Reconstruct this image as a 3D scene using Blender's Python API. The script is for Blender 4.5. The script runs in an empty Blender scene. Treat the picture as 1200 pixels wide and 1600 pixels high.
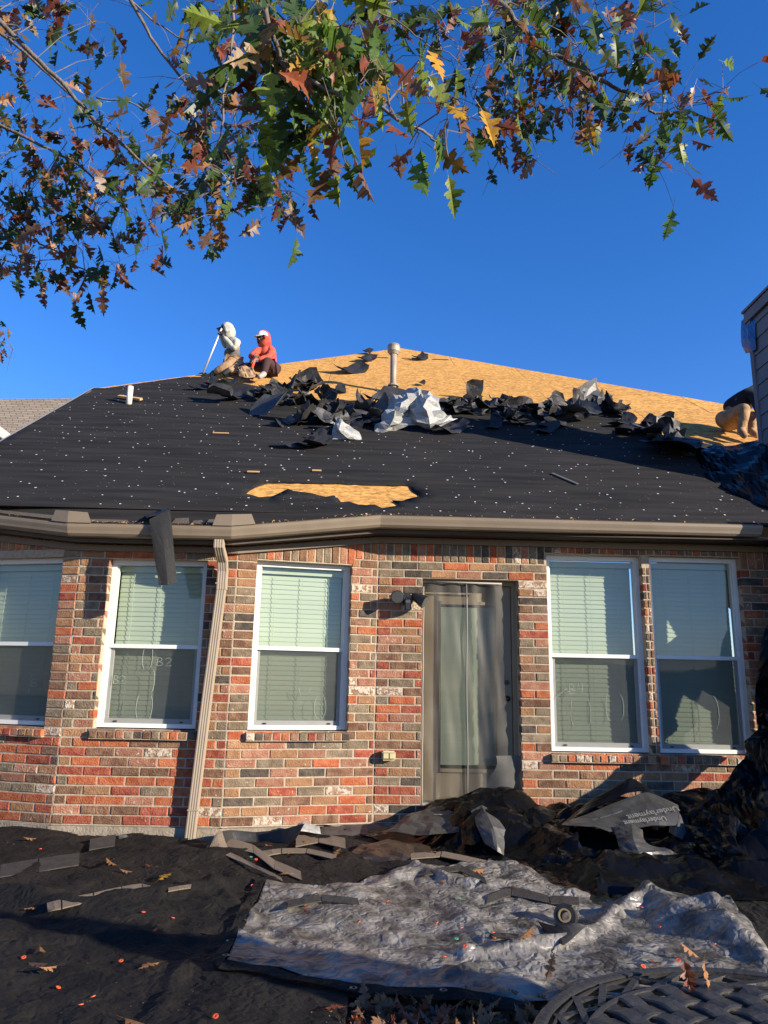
import bpy, bmesh, math, random
from mathutils import Vector, Matrix, noise
from mathutils.geometry import delaunay_2d_cdt
R = math.radians
SC = bpy.context.scene
COL = SC.collection
rnd = random.Random(7)

# ------------------------------------------------------------------ camera, sky, sun, exposure
CAM = Vector((0, 0, 1.393)); PITCH = .2225; ROLL = .02; F = 1150.0
_fw = Vector((0, math.cos(PITCH), math.sin(PITCH))); _up = Vector((0, -math.sin(PITCH), math.cos(PITCH))); _rt = Vector((1, 0, 0))
RT = _rt*math.cos(ROLL) + _up*math.sin(ROLL); UP = _up*math.cos(ROLL) - _rt*math.sin(ROLL)
cd = bpy.data.cameras.new('camera'); cam = bpy.data.objects.new('camera', cd); COL.objects.link(cam)
cd.sensor_fit = 'HORIZONTAL'; cd.sensor_width = 36; cd.lens = 36*F/1200; cd.clip_end = 500; cd.clip_start = .02
cam.matrix_world = Matrix(((RT.x, UP.x, -_fw.x, CAM.x), (RT.y, UP.y, -_fw.y, CAM.y), (RT.z, UP.z, -_fw.z, CAM.z), (0, 0, 0, 1)))
SC.camera = cam
SUN = Vector((1.87, -1.0, .64)).normalized()          # towards the sun
el = math.asin(SUN.z); az = math.atan2(SUN.x, SUN.y)
w = bpy.data.worlds.new("World"); SC.world = w; w.use_nodes = True
nt = w.node_tree; bg = nt.nodes['Background']
sky = nt.nodes.new('ShaderNodeTexSky'); sky.sky_type = 'NISHITA'; sky.sun_disc = False
sky.sun_elevation = el; sky.sun_rotation = az; sky.air_density = 1.0; sky.dust_density = 0; sky.ozone_density = 3.0; sky.altitude = 200
hs = nt.nodes.new('ShaderNodeHueSaturation'); hs.inputs['Saturation'].default_value = 1.28
nt.links.new(sky.outputs[0], hs.inputs['Color']); tn = nt.nodes.new('ShaderNodeMixRGB'); tn.blend_type = 'MULTIPLY'; tn.inputs[0].default_value = 1; tn.inputs[2].default_value = (1.12, 1.03, 1.38, 1); nt.links.new(hs.outputs[0], tn.inputs[1]); nt.links.new(tn.outputs[0], bg.inputs[0]); bg.inputs[1].default_value = .082
sl = bpy.data.lights.new('sun', 'SUN'); sl.energy = 5.0; sl.angle = R(.53); sl.color = (1, .87, .70)
so = bpy.data.objects.new('sun', sl); COL.objects.link(so); so.rotation_euler = SUN.to_track_quat('Z', 'Y').to_euler(); so.location = (8, -6, 9)
vs = SC.view_settings; vs.view_transform = 'Standard'; vs.look = 'None'; vs.gamma = 1; vs.use_curve_mapping = False; vs.exposure = 1.2
SC.cycles.sample_clamp_indirect = 3; SC.cycles.sample_clamp_direct = 12; SC.cycles.max_bounces = 8; SC.cycles.transparent_max_bounces = 16

# ------------------------------------------------------------------ helpers
def ray(px, py): return (RT*((px-600)/F) - UP*((py-800)/F) + _fw)
def atY(px, py, Y):
    d = ray(px, py); return CAM + d*(Y/d.y)
def atZ(px, py, Z):
    d = ray(px, py); return CAM + d*((Z-CAM.z)/d.z)
def atD(px, py, D): return CAM + ray(px, py)*D
def onpl(px, py, p0, n):
    d = ray(px, py); return CAM + d*((p0-CAM).dot(n)/d.dot(n))
def pix(p):
    v = p-CAM; k = v.dot(_fw); return (600+F*v.dot(RT)/k, 800-F*v.dot(UP)/k)

def tag(o, label=None, cat=None, group=None, kind=None):
    if label: o['label'] = label
    if cat: o['category'] = cat
    if group: o['group'] = group
    if kind: o['kind'] = kind
    return o
def empty(name, loc=(0, 0, 0), parent=None):
    o = bpy.data.objects.new(name, None); COL.objects.link(o); o.location = loc; o.empty_display_size = .1
    if parent: o.parent = parent; o.matrix_parent_inverse = parent_inv(parent)
    return o
def parent_inv(p):      # every parent's own transform already holds its place in the world
    return (Matrix.Translation(p.location) @ p.rotation_euler.to_matrix().to_4x4()).inverted()
def link(name, me, mat=None, parent=None, smooth=False):
    o = bpy.data.objects.new(name, me); COL.objects.link(o)
    if mat is not None and not me.materials:
        for m in (mat if isinstance(mat, (list, tuple)) else [mat]): me.materials.append(m)
    if smooth:
        for p in me.polygons: p.use_smooth = True
    if parent: o.parent = parent; o.matrix_parent_inverse = parent_inv(parent)
    return o
def from_bm(name, bm, mat, parent=None, smooth=False):
    bmesh.ops.recalc_face_normals(bm, faces=bm.faces[:])
    me = bpy.data.meshes.new(name); bm.to_mesh(me); bm.free(); return link(name, me, mat, parent, smooth)
def pyd(name, vs_, fs, mat, parent=None, smooth=False):
    me = bpy.data.meshes.new(name); me.from_pydata([tuple(v) for v in vs_], [], fs); me.update(); return link(name, me, mat, parent, smooth)
def box(bm, c, ax, sz):
    """box centred c with axes ax (3 unit vectors) and full sizes sz"""
    vs_ = []
    for i in (-.5, .5):
        for j in (-.5, .5):
            for k in (-.5, .5):
                vs_.append(bm.verts.new(c + ax[0]*sz[0]*i + ax[1]*sz[1]*j + ax[2]*sz[2]*k))
    for f in ((0, 1, 3, 2), (4, 6, 7, 5), (0, 4, 5, 1), (2, 3, 7, 6), (0, 2, 6, 4), (1, 5, 7, 3)): bm.faces.new([vs_[i] for i in f])
    return vs_
XYZ = (Vector((1, 0, 0)), Vector((0, 1, 0)), Vector((0, 0, 1)))
def tube(bm, pts, rad, n=8, cap=True):
    pts = [Vector(p) for p in pts]; rings = []
    rads = rad if isinstance(rad, (list, tuple)) else [rad]*len(pts)
    for i, p in enumerate(pts):
        t = (pts[min(i+1, len(pts)-1)] - pts[max(i-1, 0)])
        if t.length < 1e-9: t = Vector((0, 0, 1))
        t.normalize()
        a = t.cross(Vector((0, 0, 1)) if abs(t.z) < .9 else Vector((1, 0, 0))).normalized(); b = t.cross(a)
        rings.append([bm.verts.new(p + (a*math.cos(2*math.pi*k/n) + b*math.sin(2*math.pi*k/n))*rads[i]) for k in range(n)])
    for r0, r1 in zip(rings, rings[1:]):
        for k in range(n): bm.faces.new((r0[k], r0[(k+1) % n], r1[(k+1) % n], r1[k]))
    if cap and n > 2: bm.faces.new(rings[0][::-1]); bm.faces.new(rings[-1])
def inpoly(x, y, poly):
    c = False; n = len(poly)
    for i in range(n):
        x0, y0 = poly[i][0], poly[i][1]; x1, y1 = poly[i-1][0], poly[i-1][1]
        if (y0 > y) != (y1 > y) and x < (x1-x0)*(y-y0)/(y1-y0)+x0: c = not c
    return c
def jag(poly, step, amp, r, closed=True):
    out = []; n = len(poly)
    for i in range(n if closed else n-1):
        a = Vector(poly[i][:2]); b = Vector(poly[(i+1) % n][:2]); L = (b-a).length; k = max(1, int(L/step))
        nrm = Vector((-(b-a).y, (b-a).x)).normalized() if L > 0 else Vector((0, 0))
        for j in range(k):
            out.append(a + (b-a)*(j/k) + nrm*(r.uniform(-amp, amp) if j else r.uniform(-amp, amp)*.4))
    if not closed: out.append(Vector(poly[-1][:2]))
    return out
def sheet2d(outer, holes, step, r):
    """triangulate a 2-D outline with holes and an inner point grid; returns 2-D verts and tris"""
    pts = []; edges = []
    for loop in [outer]+holes:
        s = len(pts); pts += [Vector((p[0], p[1])) for p in loop]; edges += [(s+i, s+(i+1) % len(loop)) for i in range(len(loop))]
    xs = [p[0] for p in outer]; ys = [p[1] for p in outer]
    x = min(xs)
    while x < max(xs):
        y = min(ys)
        while y < max(ys):
            q = (x+r.uniform(-.3, .3)*step, y+r.uniform(-.3, .3)*step)
            if inpoly(q[0], q[1], outer) and not any(inpoly(q[0], q[1], h) for h in holes): pts.append(Vector(q))
            y += step
        x += step
    v, e, f, _, _, _ = delaunay_2d_cdt(pts, edges, [], 0, 1e-5)
    tr = []
    for t in f:
        cx = sum(v[i][0] for i in t)/len(t); cy = sum(v[i][1] for i in t)/len(t)
        if inpoly(cx, cy, outer) and not any(inpoly(cx, cy, h) for h in holes): tr.append(tuple(t))
    return v, tr
def solid(o, th, off=-1):
    m = o.modifiers.new('Solidify', 'SOLIDIFY'); m.thickness = th; m.offset = off; return o
def crease(x, y, s, seed=0, z=0):
    'sharp folds between flat facets: 0 on the fold lines, up to about 1 inside a facet'
    q = Vector((x*s, y*s, seed+z*s)); q += noise.noise_vector(q*.55)*.8
    d = noise.voronoi(q)[0]; return min(1.0, (d[1]-d[0])*1.6)
def nz(x, y, z=0, s=1): return noise.noise(Vector((x*s, y*s, z*s)))

# ------------------------------------------------------------------ materials
MATS = {}
def mat(name, col, rough=.8, spec=.3, metal=0, var=0, vscale=8, col2=None, bump=0, bscale=40, objvar=0, stretch=None, detail=5, contrast=None, coat=0, trans=0, alpha=1, coord='Object', gloss=None):
    if name in MATS: return MATS[name]
    m = bpy.data.materials.new(name); m.use_nodes = True; N = m.node_tree.nodes; L = m.node_tree.links
    b = N['Principled BSDF']; b.inputs['Roughness'].default_value = rough; b.inputs['Specular IOR Level'].default_value = spec
    b.inputs['Metallic'].default_value = metal; b.inputs['Coat Weight'].default_value = coat
    c4 = (*col, 1); b.inputs['Base Color'].default_value = c4
    tc = N.new('ShaderNodeTexCoord'); mp = N.new('ShaderNodeMapping'); L.new(tc.outputs[coord], mp.inputs[0])
    if stretch: mp.inputs['Scale'].default_value = stretch
    src = None
    if col2 or var:
        n = N.new('ShaderNodeTexNoise'); n.inputs['Scale'].default_value = vscale; n.inputs['Detail'].default_value = detail; L.new(mp.outputs[0], n.inputs['Vector'])
        cr = N.new('ShaderNodeValToRGB'); L.new(n.outputs[0], cr.inputs[0])
        lo, hi = contrast or (.3, .7); cr.color_ramp.elements[0].position = lo; cr.color_ramp.elements[1].position = hi
        c2 = col2 or tuple(max(0, c*(1+var)) for c in col); c1 = col if col2 else tuple(c*(1-var) for c in col)
        cr.color_ramp.elements[0].color = (*c1, 1); cr.color_ramp.elements[1].color = (*c2, 1); src = cr.outputs[0]
    if objvar:
        oi = N.new('ShaderNodeObjectInfo'); mr = N.new('ShaderNodeMapRange'); mr.inputs['To Min'].default_value = 1-objvar; mr.inputs['To Max'].default_value = 1+objvar
        L.new(oi.outputs['Random'], mr.inputs[0]); h = N.new('ShaderNodeHueSaturation'); h.inputs['Color'].default_value = c4
        if src: L.new(src, h.inputs['Color'])
        L.new(mr.outputs[0], h.inputs['Value']); src = h.outputs[0]
    if src: L.new(src, b.inputs['Base Color'])
    if bump:
        n2 = N.new('ShaderNodeTexNoise'); n2.inputs['Scale'].default_value = bscale; n2.inputs['Detail'].default_value = 6; L.new(mp.outputs[0], n2.inputs['Vector'])
        bp = N.new('ShaderNodeBump'); bp.inputs['Strength'].default_value = min(1, bump); bp.inputs['Distance'].default_value = .01*max(1, bump); L.new(n2.outputs[0], bp.inputs['Height']); L.new(bp.outputs[0], b.inputs['Normal'])
    if trans:
        out = N['Material Output']; tl = N.new('ShaderNodeBsdfTranslucent'); mx = N.new('ShaderNodeMixShader'); mx.inputs[0].default_value = trans
        if src: L.new(src, tl.inputs[0])
        else: tl.inputs[0].default_value = c4
        L.new(b.outputs[0], mx.inputs[1]); L.new(tl.outputs[0], mx.inputs[2]); L.new(mx.outputs[0], out.inputs[0])
    if alpha < 1:
        out = N['Material Output']; tp = N.new('ShaderNodeBsdfTransparent'); mx = N.new('ShaderNodeMixShader'); mx.inputs[0].default_value = alpha
        L.new(tp.outputs[0], mx.inputs[1]); L.new(b.outputs[0], mx.inputs[2]); L.new(mx.outputs[0], out.inputs[0])
    MATS[name] = m; return m

# brick colours (orange, red, brown, charcoal, tan, grey-buff, limewashed, pink)
def brickmat(name, c1, c2, sp=None):
    m = mat(name, c1, rough=.92, spec=.15, col2=c2, vscale=15, bump=1.2, bscale=80, objvar=.2, coord='Object', contrast=(.36, .64), detail=9)
    if sp:
        N = m.node_tree.nodes; L = m.node_tree.links; b = N['Principled BSDF']; src = b.inputs['Base Color'].links[0].from_socket
        n = N.new('ShaderNodeTexNoise'); n.inputs['Scale'].default_value = 26; n.inputs['Detail'].default_value = 9; n.inputs['Roughness'].default_value = .65
        tc = N.new('ShaderNodeTexCoord'); L.new(tc.outputs['Object'], n.inputs['Vector'])
        r = N.new('ShaderNodeValToRGB'); r.color_ramp.elements[0].position = sp[0]; r.color_ramp.elements[1].position = sp[0]+.06; L.new(n.outputs[0], r.inputs[0])
        mx = N.new('ShaderNodeMixRGB'); L.new(r.outputs[0], mx.inputs[0]); L.new(src, mx.inputs[1]); mx.inputs[2].default_value = (*sp[1], 1); L.new(mx.outputs[0], b.inputs['Base Color'])
    return m
BR = [(brickmat('brick_orange', (.30, .075, .032), (.38, .14, .07)), 12), (brickmat('brick_red', (.20, .045, .028), (.31, .10, .06), (.62, (.45, .3, .22))), 8),
      (brickmat('brick_brown', (.12, .062, .040), (.22, .13, .08), (.64, (.35, .28, .21))), 18), (brickmat('brick_charcoal', (.055, .045, .038), (.11, .088, .068), (.66, (.3, .26, .22))), 9),
      (brickmat('brick_tan', (.31, .17, .09), (.22, .12, .065), (.64, (.5, .38, .26))), 18), (brickmat('brick_grey_buff', (.14, .105, .07), (.22, .17, .115), (.62, (.38, .33, .26))), 22),
      (brickmat('brick_limewashed', (.22, .12, .075), (.32, .22, .15), (.47, (.48, .42, .33))), 5), (brickmat('brick_pink', (.26, .11, .07), (.33, .18, .115), (.60, (.45, .38, .30))), 14)]
BRL = [m for m, wgt in BR for _ in range(wgt)]
M_MORT = mat('mortar', (.36, .30, .22), rough=.95, var=.18, vscale=30, bump=.6, bscale=120)
M_CONC = mat('concrete', (.32, .27, .20), rough=.95, col2=(.17, .145, .11), vscale=7, bump=.9, bscale=50, detail=9)
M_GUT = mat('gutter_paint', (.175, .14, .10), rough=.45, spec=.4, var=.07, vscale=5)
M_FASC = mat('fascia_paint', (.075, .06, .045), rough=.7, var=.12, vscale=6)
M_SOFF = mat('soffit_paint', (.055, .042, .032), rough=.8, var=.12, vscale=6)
M_DOWN = mat('downspout_paint', (.29, .235, .17), rough=.5, spec=.4, var=.06, vscale=6)
M_WHITE = mat('white_vinyl', (.60, .61, .58), rough=.45, spec=.4, var=.04, vscale=10)
M_BLIND = mat('blind_slat', (.345, .375, .315), rough=.55, spec=.3, objvar=.03)
M_CORD = mat('blind_cord', (.33, .40, .32), rough=.8)
M_DARK = mat('unlit_black', (.012, .013, .013), rough=1)  # near-black colour stands in for unlit interiors and slots
M_FELT = mat('roofing_felt', (.0115, .011, .0108), rough=.88, spec=.12, col2=(.026, .0252, .0245), vscale=3, bump=.5, bscale=7, stretch=(.35, 3, 3), detail=8)
M_FELTD = mat('torn_felt', (.010, .010, .0105), rough=.6, spec=.4, col2=(.024, .0235, .0235), vscale=3, bump=.3, bscale=30, objvar=.2)
M_FELTG = mat('felt_underside', (.065, .065, .063), rough=.5, spec=.45, col2=(.035, .035, .035), vscale=4, bump=.25, bscale=20)
M_PLAS = mat('black_plastic', (.0025, .0025, .003), rough=.15, spec=.17, col2=(.006, .006, .006), vscale=5, bump=.12, bscale=9, detail=8)
M_PLAS2 = mat('printed_plastic', (.035, .034, .032), rough=.38, spec=.5, col2=(.055, .054, .05), vscale=6, bump=.35, bscale=14)
M_PRINT = mat('pale_print', (.20, .20, .18), rough=.6)
M_FAB = mat('ground_fabric', (.004, .0038, .0036), rough=.8, spec=.2, col2=(.015, .013, .011), vscale=3.5, bump=2.2, bscale=11, detail=10)
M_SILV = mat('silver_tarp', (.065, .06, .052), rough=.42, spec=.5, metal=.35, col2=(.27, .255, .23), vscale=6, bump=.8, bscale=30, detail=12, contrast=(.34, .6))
M_SILR = mat('silver_sheet', (.25, .255, .245), rough=.5, spec=.4, metal=.1, var=.12, vscale=3, bump=.2, bscale=10)
M_SHIN = mat('shingle_granules', (.12, .09, .065), rough=.95, col2=(.21, .165, .12), vscale=160, bump=.6, bscale=300, objvar=.12)
M_SHIND = mat('shingle_back', (.028, .026, .024), rough=.8, col2=(.045, .04, .036), vscale=12, bump=.5, bscale=30)
M_TAN = mat('tan_paint', (.30, .25, .165), rough=.6, var=.08, vscale=4)
M_BLK = mat('black_metal', (.014, .014, .014), rough=.4, spec=.5)
M_LENS = mat('lens_grey', (.06, .063, .06), rough=.25, spec=.6)
M_ALU = mat('galvanised_pipe', (.27, .235, .19), rough=.6, spec=.4, metal=.25, var=.2, vscale=6)
M_PVC = mat('white_pvc', (.66, .64, .58), rough=.5)
M_WOOD = mat('raw_lumber', (.55, .36, .18), rough=.85, col2=(.40, .24, .11), vscale=6, stretch=(1, 8, 8))
M_SID = mat('grey_siding', (.14, .145, .16), rough=.75, var=.08, vscale=4)
M_BLUE = mat('blue_tarp', (.015, .105, .27), rough=.45, spec=.5, var=.25, vscale=4, bump=.6, bscale=9)
M_TABLE = mat('cast_aluminium', (.048, .046, .042), rough=.4, spec=.5, metal=.3, col2=(.035, .033, .03), vscale=14, bump=.35, bscale=60)
M_ORNG = mat('orange_plastic', (.62, .09, .035), rough=.5)
M_CAPW = mat('pale_cap', (.42, .43, .43), rough=.6, objvar=.2)
M_CAPG = mat('green_plastic', (.05, .35, .20), rough=.5)
M_OSB = mat('osb_board', (.42, .205, .048), rough=.85, spec=.2, col2=(.60, .335, .10), vscale=24, stretch=(.8, 1.3, 1.3), detail=9, contrast=(.36, .62), objvar=.07, bump=.35, bscale=60)
if 1:   # darker strands over the boards
    N = M_OSB.node_tree.nodes; L = M_OSB.node_tree.links; b = N['Principled BSDF']; src = b.inputs['Base Color'].links[0].from_socket
    v = N.new('ShaderNodeTexVoronoi'); v.inputs['Scale'].default_value = 16; v.inputs['Randomness'].default_value = 1
    mp = N.new('ShaderNodeMapping'); mp.inputs['Scale'].default_value = (.9, 1.9, 1.9); tc = N.new('ShaderNodeTexCoord'); L.new(tc.outputs['Object'], mp.inputs[0]); L.new(mp.outputs[0], v.inputs['Vector'])
    h = N.new('ShaderNodeHueSaturation'); L.new(src, h.inputs['Color']); sp = N.new('ShaderNodeSeparateColor'); L.new(v.outputs['Color'], sp.inputs[0])
    mr = N.new('ShaderNodeMapRange'); mr.inputs['To Min'].default_value = .62; mr.inputs['To Max'].default_value = 1.18; L.new(sp.outputs[0], mr.inputs[0]); L.new(mr.outputs[0], h.inputs['Value']); L.new(h.outputs[0], b.inputs['Base Color'])
def add_creases(m, scale, strength, dist=.01):
    'fine sharp wrinkles as relief'
    N = m.node_tree.nodes; L = m.node_tree.links; b = N['Principled BSDF']; tc = N.new('ShaderNodeTexCoord'); n = N.new('ShaderNodeTexNoise'); n.inputs['Scale'].default_value = scale*.5; n.inputs['Detail'].default_value = 3
    mx = N.new('ShaderNodeMixRGB'); mx.blend_type = 'LINEAR_LIGHT'; mx.inputs[0].default_value = .18; L.new(tc.outputs['Object'], n.inputs['Vector']); L.new(tc.outputs['Object'], mx.inputs[1]); L.new(n.outputs['Color'], mx.inputs[2])
    v = N.new('ShaderNodeTexVoronoi'); v.feature = 'DISTANCE_TO_EDGE'; v.inputs['Scale'].default_value = scale; L.new(mx.outputs[0], v.inputs['Vector'])
    bp = N.new('ShaderNodeBump'); bp.inputs['Strength'].default_value = strength; bp.inputs['Distance'].default_value = dist; L.new(v.outputs['Distance'], bp.inputs['Height'])
    if b.inputs['Normal'].is_linked: L.new(b.inputs['Normal'].links[0].from_socket, bp.inputs['Normal'])
    L.new(bp.outputs[0], b.inputs['Normal'])
add_creases(M_SILV, 10, .8, .03); add_creases(M_FAB, 10, .7, .02); add_creases(M_SILR, 9, .5, .02)
# glass: part mirror, part clear
def glassmat(name, tint, rough=.03):
    m = bpy.data.materials.new(name); m.use_nodes = True; N = m.node_tree.nodes; L = m.node_tree.links; N.remove(N['Principled BSDF'])
    g = N.new('ShaderNodeBsdfGlossy'); g.inputs['Roughness'].default_value = rough; t = N.new('ShaderNodeBsdfTransparent'); t.inputs[0].default_value = (*tint, 1)
    lw = N.new('ShaderNodeLayerWeight'); lw.inputs[0].default_value = .5; pw = N.new('ShaderNodeMath'); pw.operation = 'POWER'; pw.inputs[1].default_value = 4; L.new(lw.outputs['Facing'], pw.inputs[0]); fr = N.new('ShaderNodeMath'); fr.operation = 'MULTIPLY_ADD'; fr.inputs[1].default_value = .9; fr.inputs[2].default_value = .06; L.new(pw.outputs[0], fr.inputs[0]); mx = N.new('ShaderNodeMixShader'); L.new(fr.outputs[0], mx.inputs[0]); L.new(t.outputs[0], mx.inputs[1]); L.new(g.outputs[0], mx.inputs[2]); L.new(mx.outputs[0], N['Material Output'].inputs[0])
    return m
M_GLASS = glassmat('window_glass', (.90, .96, .90))
M_SCREEN = mat('insect_screen', (.06, .065, .062), rough=.9, alpha=.42, var=.15, vscale=3)
M_MESH = mat('door_mesh', (.075, .070, .060), rough=.6, alpha=.48, var=.5, vscale=3)

# ------------------------------------------------------------------ house frame
P1 = Vector((-2.7936, 6.7325, 0)); P2 = Vector((-1.3416, 6.739, 0)); P3 = Vector((-.0455, 7.07, 0)); P4 = Vector((2.5769, 7.1427, 0))
UD = (P4-P3).normalized(); BD = Vector((-UD.y, UD.x, 0))      # along the wall, back into the house
P5 = P3 + UD*5.2
P0 = P1 + Vector((-1.30, .33, 0)).normalized()*1.35
PM = P0 + Vector((-1, .02, 0))*1.2
Z0 = CAM.z + 1.1087; CS = .0794; ZB = Z0 - 30*CS             # top of brick field (k=0), course height, brick base
def wallpt(A, B, px, py):
    u = (B-A).normalized(); n = Vector((u.y, -u.x, 0)); p = onpl(px, py, A, n); return (p-A).dot(u), p.z
def AB(a, b, z): return P3 + UD*a + BD*b + Vector((0, 0, z))
SL = .667; BE = -.29
ZE = onpl(900, 812, AB(0, -.37, 0), BD).z + .01                # eave height (gutter lip)
def rz(b): return ZE + SL*(b-BE)
RN = (Vector((0, 0, 1)) - BD*SL).normalized()
def roofab(px, py):
    p = onpl(px, py, AB(0, BE, ZE), RN); q = p-P3; return Vector((q.dot(UD), q.dot(BD)))
def roof(a, b, h=0): return AB(a, b, rz(b)) + RN*h
def roofpx(px, py, h=0):
    q = roofab(px, py); return roof(q.x, q.y, h)

house = empty('brick_house', (0, 7.5, 0))
tag(house, 'single storey brick house being reroofed, with hip roof and shallow bay', 'house')

# ---- ground
gm = mat('bare_soil', (.055, .042, .03), rough=.95, col2=(.09, .07, .045), vscale=3, bump=1, bscale=25, detail=10)
bm = bmesh.new()
nx, ny = 70, 60
for i in range(nx+1):
    for j in range(ny+1):
        t = (i/nx-.5)*2; x = 6*t + 110*t**5; t2 = j/ny; y = -20 + 40*t2 + 130*t2**6
        bm.verts.new((x, y, -.02+.02*nz(x, y, 0, 1.5)))
bm.verts.ensure_lookup_table()
for i in range(nx):
    for j in range(ny): bm.faces.new([bm.verts[k] for k in (i*(ny+1)+j, (i+1)*(ny+1)+j, (i+1)*(ny+1)+j+1, i*(ny+1)+j+1)])
tag(from_bm('ground', bm, gm, smooth=True), kind='structure')

# ------------------------------------------------------------------ walls, bricks, windows
WT = Z0 + .34                                                  # wall top (hidden by the eave)
FAC = {'A': (P0, P1), 'B': (P1, P2), 'C': (P2, P3), 'D': (P3, P5), 'M': (PM, P0)}
openings = {k: [] for k in FAC}
def opening(f, tl, tr, bl, br):
    A, B = FAC[f]; q = [wallpt(A, B, *p) for p in (tl, tr, bl, br)]
    s0 = (q[0][0]+q[2][0])/2; s1 = (q[1][0]+q[3][0])/2; zt = (q[0][1]+q[1][1])/2; zb = (q[2][1]+q[3][1])/2
    zb = ZB + round((zb-ZB)/CS)*CS
    openings[f].append((s0, s1, zb, zt)); return (s0, s1, zb, zt)
W1 = opening('A', (-32, 868), (97, 875), (-65, 1136), (69, 1141))
W2 = opening('B', (169, 874), (327, 874), (147, 1142), (302, 1146))
W3 = opening('C', (403, 876), (551, 882), (386, 1145), (542, 1141))
WD = opening('D', (660, 903), (808, 907), (658, 1262), (819, 1262))
W4 = opening('D', (854, 866), (1000, 868), (862, 1173), (1022, 1178))
W5 = opening('D', (1016, 868), (1160, 872), (1030, 1178), (1178, 1179))
walls = {}
for k, (A, B) in FAC.items():
    u = (B-A).normalized(); n = Vector((u.y, -u.x, 0)); Lw = (B-A).length; ops = openings[k]
    wl = empty('wall', tuple(A+u*Lw/2), house); walls[k] = wl
    bm = bmesh.new()
    ss = sorted({0, Lw, *[o[0] for o in ops], *[o[1] for o in ops]}); zs = sorted({ZB, WT, *[o[2] for o in ops], *[o[3] for o in ops]})
    for s0, s1 in zip(ss, ss[1:]):
        for z0, z1 in zip(zs, zs[1:]):
            if any(o[0]-1e-6 <= s0 and s1 <= o[1]+1e-6 and o[2]-1e-6 <= z0 and z1 <= o[3]+1e-6 for o in ops): continue
            box(bm, A + u*(s0+s1)/2 - n*(.006+.11) + Vector((0, 0, (z0+z1)/2)), (u, n, XYZ[2]), (s1-s0, .22, z1-z0))
    bmesh.ops.remove_doubles(bm, verts=bm.verts, dist=1e-5)
    from_bm('mortar', bm, M_MORT, wl)
    bm = bmesh.new(); box(bm, A+u*Lw/2 - n*.10 + Vector((0, 0, ZB/2-.05)), (u, n, XYZ[2]), (Lw+.02, .26, ZB+.1-.004))
    from_bm('foundation', bm, M_CONC, wl)
bricks = []      # (facet, s0, s1, z0, z1, material, projected size, orientation)
def brick_bm(bm, A, u, n, s0, s1, z0, z1, r, out=.0, mi=None):
    c = Vector((0, 0, 0)); j = lambda a: r.uniform(-a, a); d = r.uniform(-.0025, .003)+out; e = .006
    P = lambda s, z, o: A + u*s + n*o + Vector((0, 0, z))
    t = j(.0012)
    o0 = [P(s0, z0, -.09), P(s1, z0, -.09), P(s1, z1, -.09), P(s0, z1, -.09)]
    o1 = [P(s0+j(.002), z0+j(.0015)+t, d-e), P(s1+j(.002), z0+j(.0015)-t, d-e), P(s1+j(.002), z1+j(.0015)-t, d-e), P(s0+j(.002), z1+j(.0015)+t, d-e)]
    e1 = .003+r.random()*.008
    o2 = [P(s0+e1, z0+e, d), P(s1-e, z0+e, d+j(.002)), P(s1-e, z1-e, d), P(s0+e1, z1-e, d+j(.002))]
    V = [[bm.verts.new(p) for p in o] for o in (o0, o1, o2)]; F_ = []
    for a, b in ((0, 1), (1, 2)):
        for i in range(4): F_.append(bm.faces.new((V[a][i], V[a][(i+1) % 4], V[b][(i+1) % 4], V[b][i])))
    F_.append(bm.faces.new(V[2]))
    if mi is not None:
        for f in F_: f.material_index = mi
G = .0098
br = random.Random(21)
def zone_mat(f, s, z):
    # lower bay walls redder, the rest mixed like the photograph
    x = br.random()
    if f in 'ABM' and z < Z0-21*CS and x < .55: return br.choice([BR[0][0], BR[0][0], BR[1][0], BR[2][0]])
    return br.choice(BRL)
for k, (A, B) in FAC.items():
    if k == 'M': continue
    u = (B-A).normalized(); Lw = (B-A).length; ops = openings[k]; LB = .2515
    if k == 'D': Lw = 4.3
    sold = {'D': (0, Lw), 'C': (openings['C'][0][0], Lw), 'B': (0, Lw), 'A': (0, Lw)}[k]
    kk = -3 if k == 'C' else 0
    for c in range(kk, 30):
        z1 = Z0 - c*CS; z0 = z1 - CS + G
        runs = [(0.0, Lw)]
        for (a, b, zb, zt) in ops + ([(sold[0], sold[1], Z0, WT)] if c < 0 else []):
            if zb-.02 < (z0+z1)/2 < zt+.03 or (c >= 0 and zb < (z0+z1)/2 < zt): runs = [r2 for (p, q) in runs for r2 in ((p, min(q, a)), (max(p, b), q)) if r2[1]-r2[0] > .02]
        off = (0 if c % 2 else LB*.5) + {'A': .03, 'B': .1, 'C': .02, 'D': .0}[k] + br.uniform(-.012, .012)
        for (p, q) in runs:
            narrow = q-p < .22
            s = p if narrow else math.floor((p-off)/LB)*LB+off
            edges = [p]
            if narrow: edges += [p+(q-p)*.52] if (k == 'D' and p > 2) else []
            else:
                while s < q:
                    if p+.035 < s < q-.035: edges.append(s + (br.uniform(-.006, .006)))
                    s += LB
            edges.append(q)
            for a, b in zip(edges, edges[1:]):
                g0 = 0 if a == p and a != 0 else G/2; g1 = 0 if b == q and b != Lw else G/2
                if a == 0: g0 = .006
                if b == Lw: g1 = .006
                bricks.append((k, a+g0, b-g1, z0, z1, zone_mat(k, a, z0), None))
    # soldier course
    s = sold[0]; first = True
    while s < sold[1]-.02:
        e = min(s+.0775, sold[1])
        top = Z0 + .235; bot = Z0 + G
        blocked = [o for o in ops if o[0]-.02 < (s+e)/2 < o[1]+.02 and o[3] > bot]
        if blocked: bot = max(bot, max(o[3] for o in blocked)+G)
        elif k in 'C' and s < openings['C'][0][1]: bot = openings['C'][0][3]+G
        if top-bot > .04: bricks.append((k, s+G/2, e-G/2, bot, top, br.choice(BRL), None))
        s = e
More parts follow.
